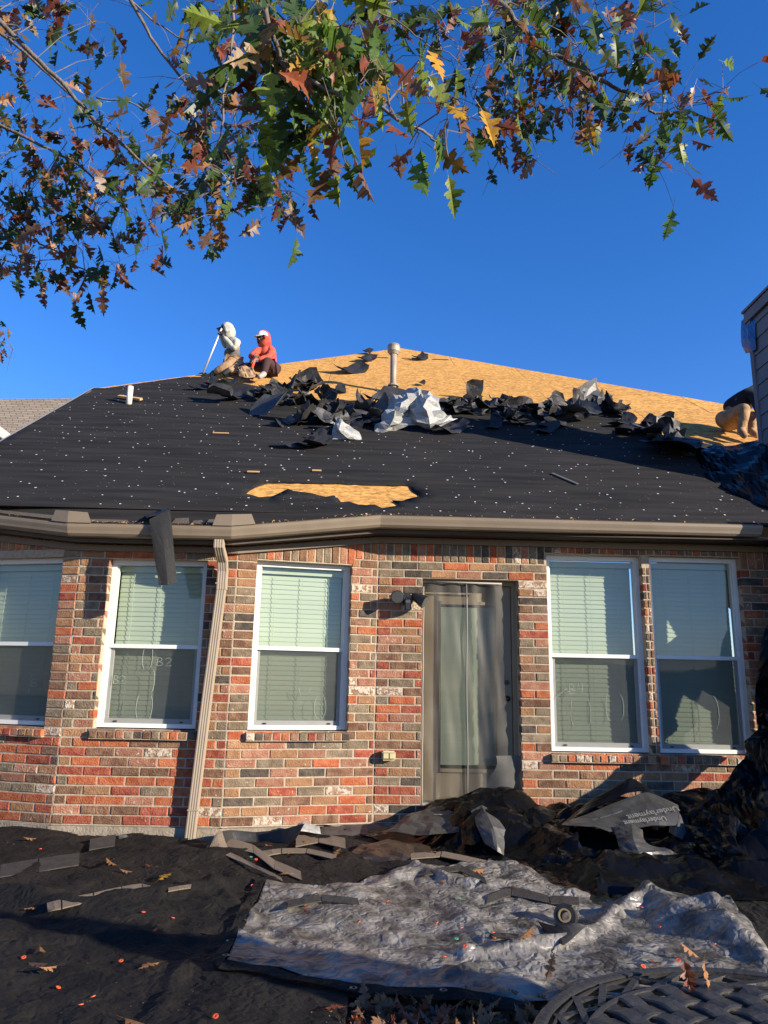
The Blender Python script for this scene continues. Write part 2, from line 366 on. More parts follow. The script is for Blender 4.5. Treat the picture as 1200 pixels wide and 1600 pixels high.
# header bricks fill the narrow band between opening heads and k=0 automatically; rank by size on the picture
def psize(bk):
    A, B = FAC[bk[0]]; u = (B-A).normalized(); c = A+u*(bk[1]+bk[2])/2+Vector((0, 0, (bk[3]+bk[4])/2)); x, y = pix(c); d = (c-CAM).length
    vis = -5 < x < 1205 and y < 1330 and y > 862
    if x > 1060 and y > 1240: vis = False
    return ((bk[2]-bk[1])*(bk[4]-bk[3])/d/d) if vis else 0
bricks.sort(key=psize, reverse=True)
bmS = {k: bmesh.new() for k in FAC}; mlist = [m for m, _ in BR]
for i, bk in enumerate(bricks):
    k = bk[0]; A, B = FAC[k]; u = (B-A).normalized(); n = Vector((u.y, -u.x, 0))
    if i < 296:
        bm = bmesh.new(); brick_bm(bm, A, u, n, bk[1], bk[2], bk[3], bk[4], br); from_bm('brick', bm, bk[5], walls[k])
    else: brick_bm(bmS[k], A, u, n, bk[1], bk[2], bk[3], bk[4], br, mi=mlist.index(bk[5]))
for k, b_ in bmS.items():
    if len(b_.verts): tag(from_bm('bricks', b_, mlist, walls[k]), kind='stuff')
    else: b_.free()
# dark backing sheet stands in for the unlit room behind the openings
bm = bmesh.new(); box(bm, AB(-1.6, 1.6, 1.4), (UD, BD, XYZ[2]), (6.2, .02, 2.8)); from_bm('dark_backing', bm, M_DARK, house)

def strokes(bm, base, ux, uz, n, pts, r=.0022): tube(bm, [base+ux*x+uz*z+n*.002 for x, z in pts], r, 4)
def arc(cx, cz, rx, rz_, a0, a1, k=9): return [(cx+rx*math.cos(R(a0+(a1-a0)*i/k)), cz+rz_*math.sin(R(a0+(a1-a0)*i/k))) for i in range(k+1)]
M_CHALK = mat('chalk', (.36, .40, .36), rough=.9, alpha=.6)
def window(f, op, label, marks=(), clean=True):
    A, B = FAC[f]; u = (B-A).normalized(); n = Vector((u.y, -u.x, 0)); s0, s1, zb, zt = op; Zz = XYZ[2]
    zb = zb + .01
    W = s1-s0; H = zt-zb; o = A + u*s0 + Vector((0, 0, zb))
    wn = empty('window', tuple(o+u*W/2), walls[f]); wn['label'] = label
    P = lambda s, z, d: o + u*s + Zz*z - n*d
    bm = bmesh.new(); fr = .045; dep = .085
    for (a, b, c, d_) in ((0, fr, 0, H), (W-fr, W, 0, H), (fr, W-fr, 0, fr*.8), (fr, W-fr, H-fr, H)):
        box(bm, P((a+b)/2, (c+d_)/2, dep+.03), (u, n, Zz), (b-a, .06, d_-c))
    for (a, b, c, d_) in ((fr, fr+.012, 0.03, H-fr), (W-fr-.012, W-fr, 0.03, H-fr)): box(bm, P((a+b)/2, (c+d_)/2, dep+.045), (u, n, Zz), (b-a, .05, d_-c))
    from_bm('frame', bm, M_WHITE, wn)
    mid = H*.475
    bm = bmesh.new(); box(bm, P(W/2, mid, dep+.022), (u, n, Zz), (W-2*fr-.002, .046, .035)); from_bm('meeting_rail', bm, M_WHITE, wn)
    bm = bmesh.new(); box(bm, P(W/2, .055, dep+.04), (u, n, Zz), (W-2*fr-.03, .03, .045))
    for a, b in ((fr+.013, fr+.038), (W-fr-.038, W-fr-.013)): box(bm, P((a+b)/2, (mid+.05)/2, dep+.043), (u, n, Zz), (b-a, .024, mid-.06))
    from_bm('lower_sash', bm, M_WHITE, wn)
    bm = bmesh.new()
    for a in (fr+.11, W-fr-.11): box(bm, P(a, .052, dep+.022), (u, n, Zz), (.03, .012, .012))
    from_bm('latch', bm, M_BLK, wn)
    for (c, d_, dd) in ((mid, H-fr, .030), (.05, mid, .052)):
        vs_ = [P(fr, c, dep+dd), P(W-fr, c, dep+dd), P(W-fr, d_, dep+dd), P(fr, d_, dep+dd)]; pyd('pane', vs_, [(0, 1, 2, 3)], M_GLASS, wn)
    vs_ = [P(fr+.013, .035, dep+.018), P(W-fr-.013, .035, dep+.018), P(W-fr-.013, mid-.01, dep+.018), P(fr+.013, mid-.01, dep+.018)]
    pyd('insect_screen', vs_, [(0, 1, 2, 3)], M_SCREEN, wn)
    # blind: separate slats, nearly closed
    pitch = .0445; k = int((H-.16)/pitch); wsl = W-2*fr-.03; tilt = R(80)
    bm = bmesh.new(); nseg = 2; ax = u; cr = (-n*math.cos(tilt) + Zz*math.sin(tilt)); hw = .0262
    pr = []
    for t in (-1, -.35, .35, 1): pr.append(cr*hw*t + (n*math.sin(tilt)+Zz*math.cos(tilt))*(.0016*(1-t*t)))
    for sx in (-.5, .5): 
        for p_ in pr: bm.verts.new(ax*wsl*sx + p_)
    bm.verts.ensure_lookup_table()
    for i in range(3): bm.faces.new([bm.verts[q] for q in (i, i+1, 5+i, 4+i)])
    me = bpy.data.meshes.new('slat'); bm.to_mesh(me); bm.free(); me.materials.append(M_BLIND)
    inv = parent_inv(wn); rr = random.Random(int(s0*100)+5)
    for i in range(k):
        so_ = link('slat', me, None, wn); so_.location = P(W/2, H-.13-i*pitch, dep+.105); so_.rotation_euler = (rr.uniform(-.03, .03), rr.uniform(-.002, .002), 0)
    bm = bmesh.new(); box(bm, P(W/2, H-.075, dep+.10), (u, n, Zz), (wsl+.01, .06, .055)); box(bm, P(W/2, .075, dep+.105), (u, n, Zz), (wsl, .03, .022)); from_bm('blind_rail', bm, M_BLIND, wn)
    bm = bmesh.new()
    for q in (.17, .5, .83):
        tube(bm, [P(fr+.015+wsl*q+rr.uniform(-.003, .003)+(.004 if j % 2 else -.004), .08+(H-.2)*j/(2*k), dep+.077) for j in range(2*k+1)], .0022, 4)
    from_bm('cord', bm, M_CORD, wn)
    if marks:
        bm = bmesh.new()
        for m_ in marks: strokes(bm, P(0, 0, dep+.016), u, Zz, n, [(x*W, z*H) for x, z in m_])
        from_bm('chalk_mark', bm, M_CHALK, wn)
    # rowlock sill bricks
    k = round((W+.04)/.0775); sw = (W+.04)/k
    for i in range(k):
        bm = bmesh.new(); a = s0-.02+i*sw; r = br; zt_ = zb-.012; g = .004
        j = lambda q: r.uniform(-q, q)
        Q = lambda s, o_, z: A+u*s+n*o_+Vector((0, 0, z))
        tp = zt_; bt = zt_-CS+.006; fo = .045+j(.003)
        top_b, top_f = tp+.004, tp-.012+j(.002)
        vs0 = [Q(a+g, -.14, bt), Q(a+sw-g, -.14, bt), Q(a+sw-g, -.14, top_b), Q(a+g, -.14, top_b)]
        vs1 = [Q(a+g, fo-.006, bt), Q(a+sw-g, fo-.006, bt), Q(a+sw-g, fo-.006, top_f), Q(a+g, fo-.006, top_f)]
        vs2 = [Q(a+g+.007, fo, bt+.006), Q(a+sw-g-.007, fo, bt+.006), Q(a+sw-g-.007, fo, top_f-.007), Q(a+g+.007, fo, top_f-.007)]
        V = [[bm.verts.new(p) for p in o_] for o_ in (vs0, vs1, vs2)]
        for a_, b_ in ((0, 1), (1, 2)):
            for q in range(4): bm.faces.new((V[a_][q], V[a_][(q+1) % 4], V[b_][(q+1) % 4], V[b_][q]))
        bm.faces.new(V[2]); from_bm('sill_brick', bm, br.choice(BRL), wn)
    bm = bmesh.new(); box(bm, A+u*(s0+W/2)+n*(-.05)+Vector((0, 0, zb-.018-CS/2)), (u, n, Zz), (W+.03, .175, CS-.012)); from_bm('sill_mortar', bm, M_MORT, wn)
    return wn
def glyph_B(x, z, w_, h): return [[(x, z), (x+w_*.1, z+h)], [(x+w_*.1, z+h)]+[(x+w_*.1+w_*.7*math.sin(R(a)), z+h*.75+h*.25*math.cos(R(a))) for a in range(0, 181, 30)]+[(x+w_*.05+w_*.9*math.sin(R(a)), z+h*.25+h*.25*math.cos(R(a))) for a in range(0, 181, 30)]]
def glyph_2(x, z, w_, h): return [[(x, z+h*.8), (x+w_*.4, z+h), (x+w_*.9, z+h*.75), (x+w_*.5, z+h*.4), (x, z), (x+w_, z+h*.05)]]
def glyph_4(x, z, w_, h): return [[(x+w_*.3, z+h), (x, z+h*.4), (x+w_, z+h*.45)], [(x+w_*.8, z+h), (x+w_*.7, z)]]
par = lambda cx, cz, left, rx=.03, h=.07: [arc(cx, cz, rx*(1 if left else 1), h, 110 if left else -70, 250 if left else 70)]
window('A', W1, 'shaded bay window at the far left', glyph_B(.72, .22, .07, .045)+par(.68, .24, False))
window('B', W2, 'bay window beside the downspout, behind the hanging strip', glyph_2(.62, .36, .07, .05)+glyph_B(.54, .36, .06, .05)+glyph_B(.12, .25, .05, .05)+glyph_2(.18, .25, .06, .05)+par(.42, .41, True)+par(.46, .41, False)+par(.4, .12, True)+par(.5, .12, False)+par(.5, .27, False))
window('C', W3, 'bay window between the downspout and the floodlight', [[(.5, .24), (.53, .19), (.56, .23), (.6, .19), (.62, .24)]]+par(.72, .13, True, .05)+par(.74, .13, False, .05))
window('D', W4, 'tall window right of the door, chalk marked', glyph_B(.22, .28, .06, .05)+glyph_4(.3, .285, .07, .05)+[[(.05, .25), (.2, .31)], [(.08, .34), (.14, .37)], [(.2, .29), (.28, .3)]]+par(.26, .19, True)+par(.40, .19, False)+par(.62, .22, True)+par(.72, .22, False, .05))
window('D', W5, 'tall window at the far right, mostly in shade', par(.62, .2, False, .07, .09))

# ---- door
A, B = FAC['D']; s0, s1, zb, zt = WD; n = -BD; Zz = XYZ[2]
dr = empty('door', tuple(A+UD*(s0+s1)/2+Vector((0, 0, zb))), walls['D']); dr['label'] = 'tan half-glazed back door'
DP = lambda s, z, d: A + UD*(s0+s) + Vector((0, 0, zb+z)) + BD*d
W = s1-s0; H = zt-zb
bm = bmesh.new()
for a, b, c, d_ in ((0, .04, 0, H), (W-.04, W, 0, H), (.04, W-.04, H-.04, H)): box(bm, DP((a+b)/2, (c+d_)/2, .20), (UD, BD, Zz), (b-a, .10, d_-c))
from_bm('door_frame', bm, M_TAN, dr)
bm = bmesh.new(); gx0, gx1, gz0, gz1 = .19, W-.19, .30, H-.23
for a, b, c, d_ in ((.045, gx0, 0.02, H-.045), (gx1, W-.045, .02, H-.045), (gx0, gx1, .02, gz0), (gx0, gx1, gz1, H-.045)): box(bm, DP((a+b)/2, (c+d_)/2, .215), (UD, BD, Zz), (b-a, .045, d_-c))
from_bm('door_leaf', bm, M_TAN, dr)
bm = bmesh.new()
for a, b, c, d_ in ((gx0-.03, gx0, gz0-.03, gz1+.03), (gx1, gx1+.03, gz0-.03, gz1+.03), (gx0, gx1, gz0-.03, gz0), (gx0, gx1, gz1, gz1+.03)): box(bm, DP((a+b)/2, (c+d_)/2, .183), (UD, BD, Zz), (b-a, .018, d_-c))
from_bm('glazing_trim', bm, M_TAN, dr)
pyd('pane', [DP(gx0, gz0, .197), DP(gx1, gz0, .197), DP(gx1, gz1, .197), DP(gx0, gz1, .197)], [(0, 1, 2, 3)], M_GLASS, dr)
me = None
k = int((gz1-gz0-.04)/.0165)
bm = bmesh.new(); box(bm, Vector((0, 0, 0)), (UD, (BD*.35+Zz*.94).normalized(), (Zz*-.35+BD*.94).normalized()), (gx1-gx0-.02, .0185, .0012)); me = bpy.data.meshes.new('slat'); bm.to_mesh(me); bm.free(); me.materials.append(M_BLIND)
for i in range(k): o_ = link('slat', me, None, dr); o_.location = DP(W/2, gz1-.03-i*.0165, .217)
bm = bmesh.new(); box(bm, DP(W/2, .01, .12), (UD, BD, Zz), (W, .2, .02)); from_bm('threshold', bm, M_ALU, dr)
bm = bmesh.new(); c = DP(W-.09, .95, .165); bmesh.ops.create_uvsphere(bm, u_segments=12, v_segments=8, radius=.028, matrix=Matrix.Translation(c)); from_bm('knob', bm, M_BLK, dr, True)
bm = bmesh.new(); c = DP(W-.09, 1.10, .18); bmesh.ops.create_cone(bm, segments=12, radius1=.025, radius2=.022, depth=.03, cap_ends=True, matrix=Matrix.Translation(c) @ Matrix.Rotation(R(90), 4, 'X')); from_bm('deadbolt', bm, M_BLK, dr)
# mesh screen curtain on the door
mc = empty('mesh_curtain', tuple(DP(W/2, 0, .04))); tag(mc, 'black mesh insect curtain hanging in front of the tan back door', 'insect curtain')
def curtain(sa, sb, sway, seed, lift=0, ragged=0):
    vs_ = []; fs = []; n1, n2 = 14, 40; rr = random.Random(seed)
    for j in range(n2+1):
        z = j/n2
        for i in range(n1+1):
            s = sa + (sb-sa)*i/n1 + sway*(1-z)**1.5
            e = (ragged*nz(j*.8, seed)+ragged*.8*(1-z)**3) if i == n1 else 0
            dd = .045 + .009*math.sin(i*.9+seed+3*nz(z*2, seed)) + .03*nz(i*.35+z*3, z*2.5, seed)
            vs_.append(DP(s+e, lift*(1-0)+(H-.03-lift)*z, dd))
    for j in range(n2):
        for i in range(n1): a = j*(n1+1)+i; fs.append((a, a+1, a+n1+2, a+n1+1))
    return pyd('mesh_panel', vs_, fs, M_MESH, mc, True)
curtain(.012, W*.45, .01, 3); curtain(W*.445, W*.84, .03, 8, ragged=.03)
vs_ = []; fs = []
for j in range(13):
    for i in range(4):
        z = .02+.42*j/12; vs_.append(DP(W*(.70+.09*i)-.05*math.sin(j*.45)+.02*nz(i, j*.5, 3), z, .03+.03*math.sin(i*1.5+j*.4)))
for j in range(12):
    for i in range(3): a = j*4+i; fs.append((a, a+1, a+5, a+4))
pyd('torn_mesh_flap', vs_, fs, mat('mesh_flap', (.10, .10, .095), rough=.7, alpha=.6), mc, True)
bm = bmesh.new(); tube(bm, [DP(W*.46+.004*math.sin(q), (H-.04)*(1-q/10)+.0, .03) for q in range(11)], .008, 6); from_bm('magnetic_seam', bm, mat('grey_tape', (.12, .12, .12), rough=.4, spec=.6), mc, True)
bm = bmesh.new(); tube(bm, [DP(.01+.008*nz(q*.7, 2), (H-.02)*(1-q/16)*.97, .004) for q in range(17)], .006, 6); tube(bm, [DP(.01, H-.03, .02), DP(W*.83, H-.035, .02)], .009, 6); from_bm('curtain_tape', bm, mat('pale_tape', (.28, .26, .23), rough=.7), mc, True)

# ------------------------------------------------------------------ roof
# corner points of the gutter line (front lip)
zD = ZE
def offs(A, B, d):
    u = (B-A).normalized(); n_ = Vector((u.y, -u.x, 0)); return A+n_*d, u, n_
def gpt(px, py, A, B, d):
    a, u, n_ = offs(A, B, d); return onpl(px, py, a, n_)
G3 = gpt(595, 808, P3, P5, .37); G4 = gpt(1192, 819, P3, P5, .37); G3.z = G4.z = zD-.01
G2 = gpt(362, 823, P1, P2, .30); G1 = gpt(106, 815, P1, P2, .30); zB_ = (G1.z+G2.z)/2; G1.z = G2.z = zB_
G0 = G1 + (P0-P1).normalized()*1.5; G0.z = zB_ + (zD-zB_)*1.0
rf = empty('roof', tuple(AB(0, 2, 3)), house)
def extr(name, path, prof, m, parent, closed=False, smooth=False):
    """prof: list of (outward, up) offsets; path: world points; mitred at ends by path directions"""
    bm = bmesh.new(); rings = []
    for i, p in enumerate(path):
        d0 = (path[i]-path[i-1]) if i else (path[1]-path[0]); d1 = (path[i+1]-path[i]) if i < len(path)-1 else d0
        d0 = Vector((d0.x, d0.y, 0)).normalized(); d1 = Vector((d1.x, d1.y, 0)).normalized(); t = (d0+d1).normalized(); n_ = Vector((t.y, -t.x, 0)); k = 1/max(.3, n_.dot(Vector((d0.y, -d0.x, 0))))
        rings.append([bm.verts.new(p + n_*o*k + Vector((0, 0, z))) for o, z in prof])
    for a, b in zip(rings, rings[1:]):
        for i in range(len(prof)-(0 if closed else 1)): j = (i+1) % len(prof); bm.faces.new((a[i], a[j], b[j], b[i]))
    if closed: bm.faces.new(rings[0]); bm.faces.new(rings[-1][::-1])
    return from_bm(name, bm, m, parent, smooth)
prof = [(-.115, -.005), (-.115, -.115), (-.06, -.118), (-.032, -.112), (-.014, -.092), (-.010, -.070), (-.004, -.050), (0, -.034), (0, -.012), (-.006, -.006), (0, 0), (-.012, .002), (-.014, -.008)]
prof += [(-.012, -.034), (-.018, -.055), (-.028, -.085), (-.06, -.108), (-.105, -.105), (-.108, -.005)]
gpath = [G0, G1, G2, G3, G4]
for a, b in zip(gpath, gpath[1:]):
    i = gpath.index(a); 
    bm_path = [gpath[i], gpath[i+1]]
    # mitred segment: extrude the whole path, keep only this segment
    bm = bmesh.new(); rings = []
    for q in (i, i+1):
        p = gpath[q]; d0 = (gpath[q]-gpath[q-1]) if q else (gpath[1]-gpath[0]); d1 = (gpath[q+1]-gpath[q]) if q < 4 else d0
        d0 = Vector((d0.x, d0.y, 0)).normalized(); d1 = Vector((d1.x, d1.y, 0)).normalized(); t = (d0+d1).normalized(); n_ = Vector((t.y, -t.x, 0)); k = 1/n_.dot(Vector((d0.y, -d0.x, 0)))
        rings.append([bm.verts.new(p + n_*(o*k) + Vector((0, 0, z)) + (t*(-o*1.0 if q == 4 else 0))*-1) for o, z in prof])
    for j in range(len(prof)): j2 = (j+1) % len(prof); bm.faces.new((rings[0][j], rings[0][j2], rings[1][j2], rings[1][j]))
    bm.faces.new(rings[0]); bm.faces.new(rings[1][::-1]); from_bm('gutter', bm, M_GUT, rf)
bk_ = lambda p, d, dz: p + BD*d + Vector((0, 0, dz))
# fascia and soffit behind the gutter
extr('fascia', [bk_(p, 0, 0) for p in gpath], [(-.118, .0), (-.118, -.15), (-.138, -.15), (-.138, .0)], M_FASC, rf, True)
vs_ = []; fs = []
inner = [P0-(P0-P1).normalized()*-.3, P1, P2, P3, P3+UD*5.0]
for g, p in zip(gpath, inner):
    g2 = g + (Vector((p.x, p.y, 0))-Vector((g.x, g.y, 0))).normalized()*.13
    vs_.append((g2.x, g2.y, g.z-.145)); q = Vector((p.x, p.y, 0))+BD*.05; vs_.append((q.x, q.y, g.z-.135))
for i in range(4): fs.append((2*i, 2*i+1, 2*i+3, 2*i+2))
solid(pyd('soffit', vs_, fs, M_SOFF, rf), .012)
# frieze board under the bay soffit
bm = bmesh.new()
extr('frieze_board', [Vector((p.x, p.y, g.z-.15)) for p, g in zip(inner, gpath)], [(.035, 0), (.035, -.055), (.008, -.055), (.008, 0)], mat('frieze_paint', (.17, .135, .10), rough=.7), rf, True); bm.free()

# roof deck boards (OSB sheets) on the front plane
apex = roofab(626, 544); lh = roofab(150, 607); rk = roofab(0, 697); rh = roofab(1140, 633)
aL = min(lh.x, rk.x)-.02; aR = rh.x + (rh.y-BE)*0 + 1.6
hipR = lambda b: apex.x + (rh.x-apex.x)*(apex.y-b)/(apex.y-rh.y)
RP = [Vector((aL, BE+.03)), Vector((hipR(BE+.03), BE+.03)), Vector((apex.x, apex.y)), Vector((lh.x-.02, lh.y))]
def clip(poly, conv):
    out = poly
    n_ = len(conv); 
    for i in range(n_):
        a, b = conv[i], conv[(i+1) % n_]; inp = out; out = []
        if not inp: return []
        side = lambda p: (b.x-a.x)*(p.y-a.y)-(b.y-a.y)*(p.x-a.x)
        for j in range(len(inp)):
            p, q = inp[j-1], inp[j]; sp_, sq = side(p), side(q)
            if (sp_ >= 0) != (sq >= 0): out.append(p+(q-p)*(sp_/(sp_-sq)))
            if sq >= 0: out.append(q)
    return out
cosr = 1/math.sqrt(1+SL*SL); PW = 1.22*cosr; PLn = 2.44; row = 0; b0 = BE-.02; ob = random.Random(5)
# pieces are drawn in the roof's own plane so that the strands run along it
rmat = Matrix((( UD.x, (BD*cosr+Vector((0,0,SL*cosr))).x, RN.x, 0), (UD.y, (BD*cosr+Vector((0,0,SL*cosr))).y, RN.y, 0), (UD.z, (BD*cosr+Vector((0,0,SL*cosr))).z, RN.z, 0), (0, 0, 0, 1)))
def roofobj(name, pts3, faces, m, parent, smooth=False):
    o0 = roof(0, 0); inv = rmat.inverted(); me = bpy.data.meshes.new(name); me.from_pydata([tuple(inv @ (p-o0)) for p in pts3], [], faces); me.update()
    ob_ = link(name, me, m, None, smooth); ob_.matrix_world = Matrix.Translation(o0) @ rmat
    if parent: ob_.parent = parent; ob_.matrix_parent_inverse = parent_inv(parent)
    return ob_
while b0 < apex.y:
    a0 = aL - (1.22 if row % 2 else 0)
    while a0 < hipR(b0)+.1:
        q = clip([Vector((a0+.004, b0+.003)), Vector((a0+PLn-.004, b0+.003)), Vector((a0+PLn-.004, b0+PW-.003)), Vector((a0+.004, b0+PW-.003))], RP)
        if len(q) > 2:
            h = ob.uniform(0, .003); k = len(q)
            v3 = [roof(p.x, p.y, h) for p in q]+[roof(p.x, p.y, -.02) for p in q]
            roofobj('osb_board', v3, [tuple(range(k))]+[(i, (i+1) % k, k+(i+1) % k, k+i) for i in range(k)], M_OSB, rf)
        a0 += PLn
    b0 += PW; row += 1
# dark deck beneath, hidden slopes behind the hips and the rake wall
z_ = lambda v, h=0: roof(v.x, v.y, h)
ap3 = z_(apex, -.03); lh3 = z_(RP[3], -.03); bl = z_(RP[0], -.03); brr = z_(RP[1], -.03)
bR = ap3 + BD*3 ; far = ap3 + BD*3
backR = brr + BD*14; backL = lh3 + BD*10; base = lambda p: Vector((p.x, p.y, 2.0))
pyd('roof_slope', [bl, brr, ap3, lh3], [(0, 1, 2, 3)], M_SHIND, rf)
pyd('roof_slope', [brr, backR, far, ap3], [(0, 1, 2, 3)], M_SHIN, rf)
pyd('roof_slope', [lh3, ap3, far, backL], [(0, 1, 2, 3)], M_SHIN, rf)
bk2 = Vector((bl.x, bl.y, 0)) + BD*14
gw = [bl-Vector((-.15, 0, 0)), lh3-Vector((-.15, 0, 0)), backL-Vector((-.15, 0, 0)), Vector((backL.x+.15, backL.y, 0)), Vector((bl.x+.15, bl.y+.3, 0))]
pyd('gable_wall', gw, [(0, 1, 2, 3, 4)], BR[2][0], house)
# drip edge strip along the left rake
bm = bmesh.new(); e0 = roof(aL, BE, .004); e1 = roof(lh.x-.02, lh.y, .004)
box(bm, (e0+e1)/2, ((e1-e0).normalized(), UD, RN), ((e1-e0).length, .06, .016)); from_bm('drip_edge', bm, mat('drip_metal', (.30, .29, .27), rough=.5, metal=.3), rf)

# bay roof skirt (felt with shingle remnants) between the gutter and the main slope
sk = []
for g in (G0, G1, G2, G3):
    inn = g + (BD if g is G3 else BD)*.02; q = g-P3; a_ = q.dot(UD); sk.append((Vector((g.x, g.y, g.z+.012))+BD*.06, roof(a_, -.13 if g is not G3 else BE+.0, .016)))
vs_ = []; fs = []; nseg = 8
for i in range(3):
    for t in range(nseg+(1 if i == 2 else 0)):
        lo = sk[i][0].lerp(sk[i+1][0], t/nseg); hi = sk[i][1].lerp(sk[i+1][1], t/nseg)
        for m_ in range(5): p = lo.lerp(hi, m_/4); vs_.append(p+Vector((0, 0, .004*nz(p.x*4, p.y*4))))
for i in range(3*nseg):
    for m_ in range(4): a = i*5+m_; fs.append((a, a+1, a+6, a+5))
pyd('bay_felt', vs_, fs, M_FELT, rf, True)
M_EAVSH = mat('eave_shingle', (.06, .054, .046), rough=.95, col2=(.10, .085, .068), vscale=120, bump=.6, bscale=250)
def lerp4(i, t, m): return sk[i][0].lerp(sk[i+1][0], t).lerp(sk[i][1].lerp(sk[i+1][1], t), m)
shr = random.Random(3)
for i, t0, t1, hgt in ((0, .35, .98, .16), (1, .0, .36, .10), (1, .62, .73, .22), (1, .74, .82, .15), (1, .83, .98, .2)):
    q = [lerp4(i, t0, .0), lerp4(i, t1, .0), lerp4(i, t1-.02, hgt), lerp4(i, t0+.01, hgt*.9)]
    solid(pyd('shingle_remnant', [p+Vector((0, 0, .012+shr.random()*.006)) for p in q], [(0, 1, 2, 3)], M_EAVSH, rf), .006)

# felt underlayment on the main slope, torn along its top with holes showing the deck
rr = random.Random(11)
top_px = [(1290, 722), (1200, 712), (1150, 702), (1100, 694), (1040, 690), (1010, 672), (975, 644), (930, 634), (880, 634), (800, 632), (740, 628), (690, 632), (620, 634), (560, 626), (500, 626), (470, 618), (430, 612), (400, 604), (385, 600), (350, 597), (322, 590)]
outer = [Vector((aL, BE-.015)), Vector((hipR(0)-.3, BE-.015))]
tp = jag([roofab(*p) for p in top_px], .14, .05, rr, False)
outer += tp + [roofab(290, 590), Vector((lh.x+.15, lh.y-.0)), Vector((lh.x-.02, lh.y-.03))]
hole1 = jag([roofab(*p) for p in [(384, 773), (402, 762), (420, 756), (500, 757), (590, 760), (640, 761), (645, 770), (657, 777), (628, 785), (612, 784), (624, 792), (597, 796), (585, 790), (560, 790), (545, 785), (533, 786), (522, 776), (510, 778), (480, 772), (450, 766), (440, 770), (425, 777), (405, 779)]], .07, .012, rr)
hole2 = [roofab(*p) for p in [(441, 804), (470, 804), (460, 808), (452, 812), (444, 809)]]
v2, tr = sheet2d(outer, [hole1, hole2], .17, rr)
def felth(a, b):
    s = (b-BE)/ (1.0*cosr); st = .012*(1-(s % 1))          # each course laps the one below
    return .010+st*.6+.006*nz(a*2.2, b*2.2)+.004*nz(a*7, b*9)
felt = roofobj('felt_underlayment', [roof(p[0], p[1], felth(p[0], p[1])) for p in v2], tr, M_FELT, rf, True); solid(felt, .004)
# plastic cap nails and scattered chips on the felt
bm = bmesh.new(); bm2 = bmesh.new(); cr_ = random.Random(9)
def disc(bm, a, b, rx, h=.03, k=6):
    vs_ = [bm.verts.new(roof(a+rx*math.cos(2*math.pi*i/k), b+rx*.9*math.sin(2*math.pi*i/k), h+.004)) for i in range(k)]; bm.faces.new(vs_)
b_ = BE+.1
while b_ < lh.y+1.2:
    a_ = aL+.15+cr_.random()*.2
    while a_ < hipR(b_)-.3:
        aa = a_+cr_.gauss(0, .10); bb = b_+cr_.gauss(0, .07)
        if cr_.random() < .82 and inpoly(aa, bb, outer) and not inpoly(aa, bb, hole1): disc(bm, aa, bb, cr_.uniform(.008, .0125), felth(aa, bb))
        a_ += .30
    b_ += .19
for _ in range(1500):
    aa = cr_.uniform(aL, 5.5); bb = BE + (cr_.random()**1.2)*5.6
    if inpoly(aa, bb, outer) and not inpoly(aa, bb, hole1): disc(bm2, aa, bb, cr_.uniform(.0022, .0065), felth(aa, bb), 4)
tag(from_bm('cap_nails', bm, M_CAPW, rf), kind='stuff'); tag(from_bm('felt_chips', bm2, mat('chips', (.26, .24, .22), rough=.9), rf), kind='stuff')
# granules, leaves and torn crumbs caught along the eave
bm = bmesh.new(); gpoly = [G0, G1, G2, G3, G4]
for _ in range(420):
    i = cr_.choice([0, 1, 1, 2, 2, 3, 3, 3, 3]); t = cr_.random(); p = gpoly[i].lerp(gpoly[i+1], t) + BD*cr_.uniform(-.0, .08) + Vector((0, 0, .012))
    if i == 3 and t > .35 and cr_.random() < .6: continue
    s = cr_.uniform(.006, .022); e = [Vector((cr_.uniform(-1, 1), cr_.uniform(-1, 1), cr_.uniform(-.1, 1))).normalized()*s for _ in range(3)]
    bm.faces.new([bm.verts.new(p+q) for q in e])
tag(from_bm('eave_litter', bm, mat('leaf_crumbs', (.34, .20, .09), rough=.9, col2=(.5, .36, .2), vscale=20), rf), kind='stuff')
#PART2
# ------------------------------------------------------------------ generic sheets
def quilt(name, rows, m, sub=5, amp=.02, scale=3.0, seed=0, parent=None, smooth=False, th=.003, sharp=1, bottom=None):
    """rows of 3-D control points -> finely divided crumpled sheet"""
    def cr(p0, p1, p2, p3, t): return (p1*2 + (p2-p0)*t + (p0*2-p1*5+p2*4-p3)*t*t + (p1*3-p0-p2*3+p3)*t**3)*.5
    def line(L):
        out = []
        for i in range(len(L)-1):
            a, b, c, d = L[max(i-1, 0)], L[i], L[i+1], L[min(i+2, len(L)-1)]
            for j in range(sub): out.append(b.lerp(c, j/sub)*.55 + cr(a, b, c, d, j/sub)*.45)
        return out+[L[-1]]
    g = [line([Vector(p) for p in r]) for r in rows]; cols = list(zip(*g)); g = [line(list(c)) for c in cols]   # g[col][row]
    nc, nr = len(g), len(g[0]); V = []
    for i in range(nc):
        for j in range(nr):
            p = g[i][j]; dx = g[min(i+1, nc-1)][j]-g[max(i-1, 0)][j]; dy = g[i][min(j+1, nr-1)]-g[i][max(j-1, 0)]; n_ = dx.cross(dy)
            n_ = n_.normalized() if n_.length > 1e-9 else Vector((0, 0, 1)); q = Vector((p.x*scale+seed*7, p.y*scale, p.z*scale))
            f = crease(q.x, q.y, 1, q.z)*2-1; f2 = crease(q.x, q.y, 2.4, q.z*2.4+9)*2-1; edge = .35 if i in (0, nc-1) or j in (0, nr-1) else 1
            V.append(p + n_*amp*(f*.75+f2*.3*sharp)*edge + noise.noise_vector(q*1.7)*amp*.5)
    F_ = [(i*nr+j, (i+1)*nr+j, (i+1)*nr+j+1, i*nr+j+1) for i in range(nc-1) for j in range(nr-1)]
    o = pyd(name, V, F_, m, parent, smooth); solid(o, th, 0); return o
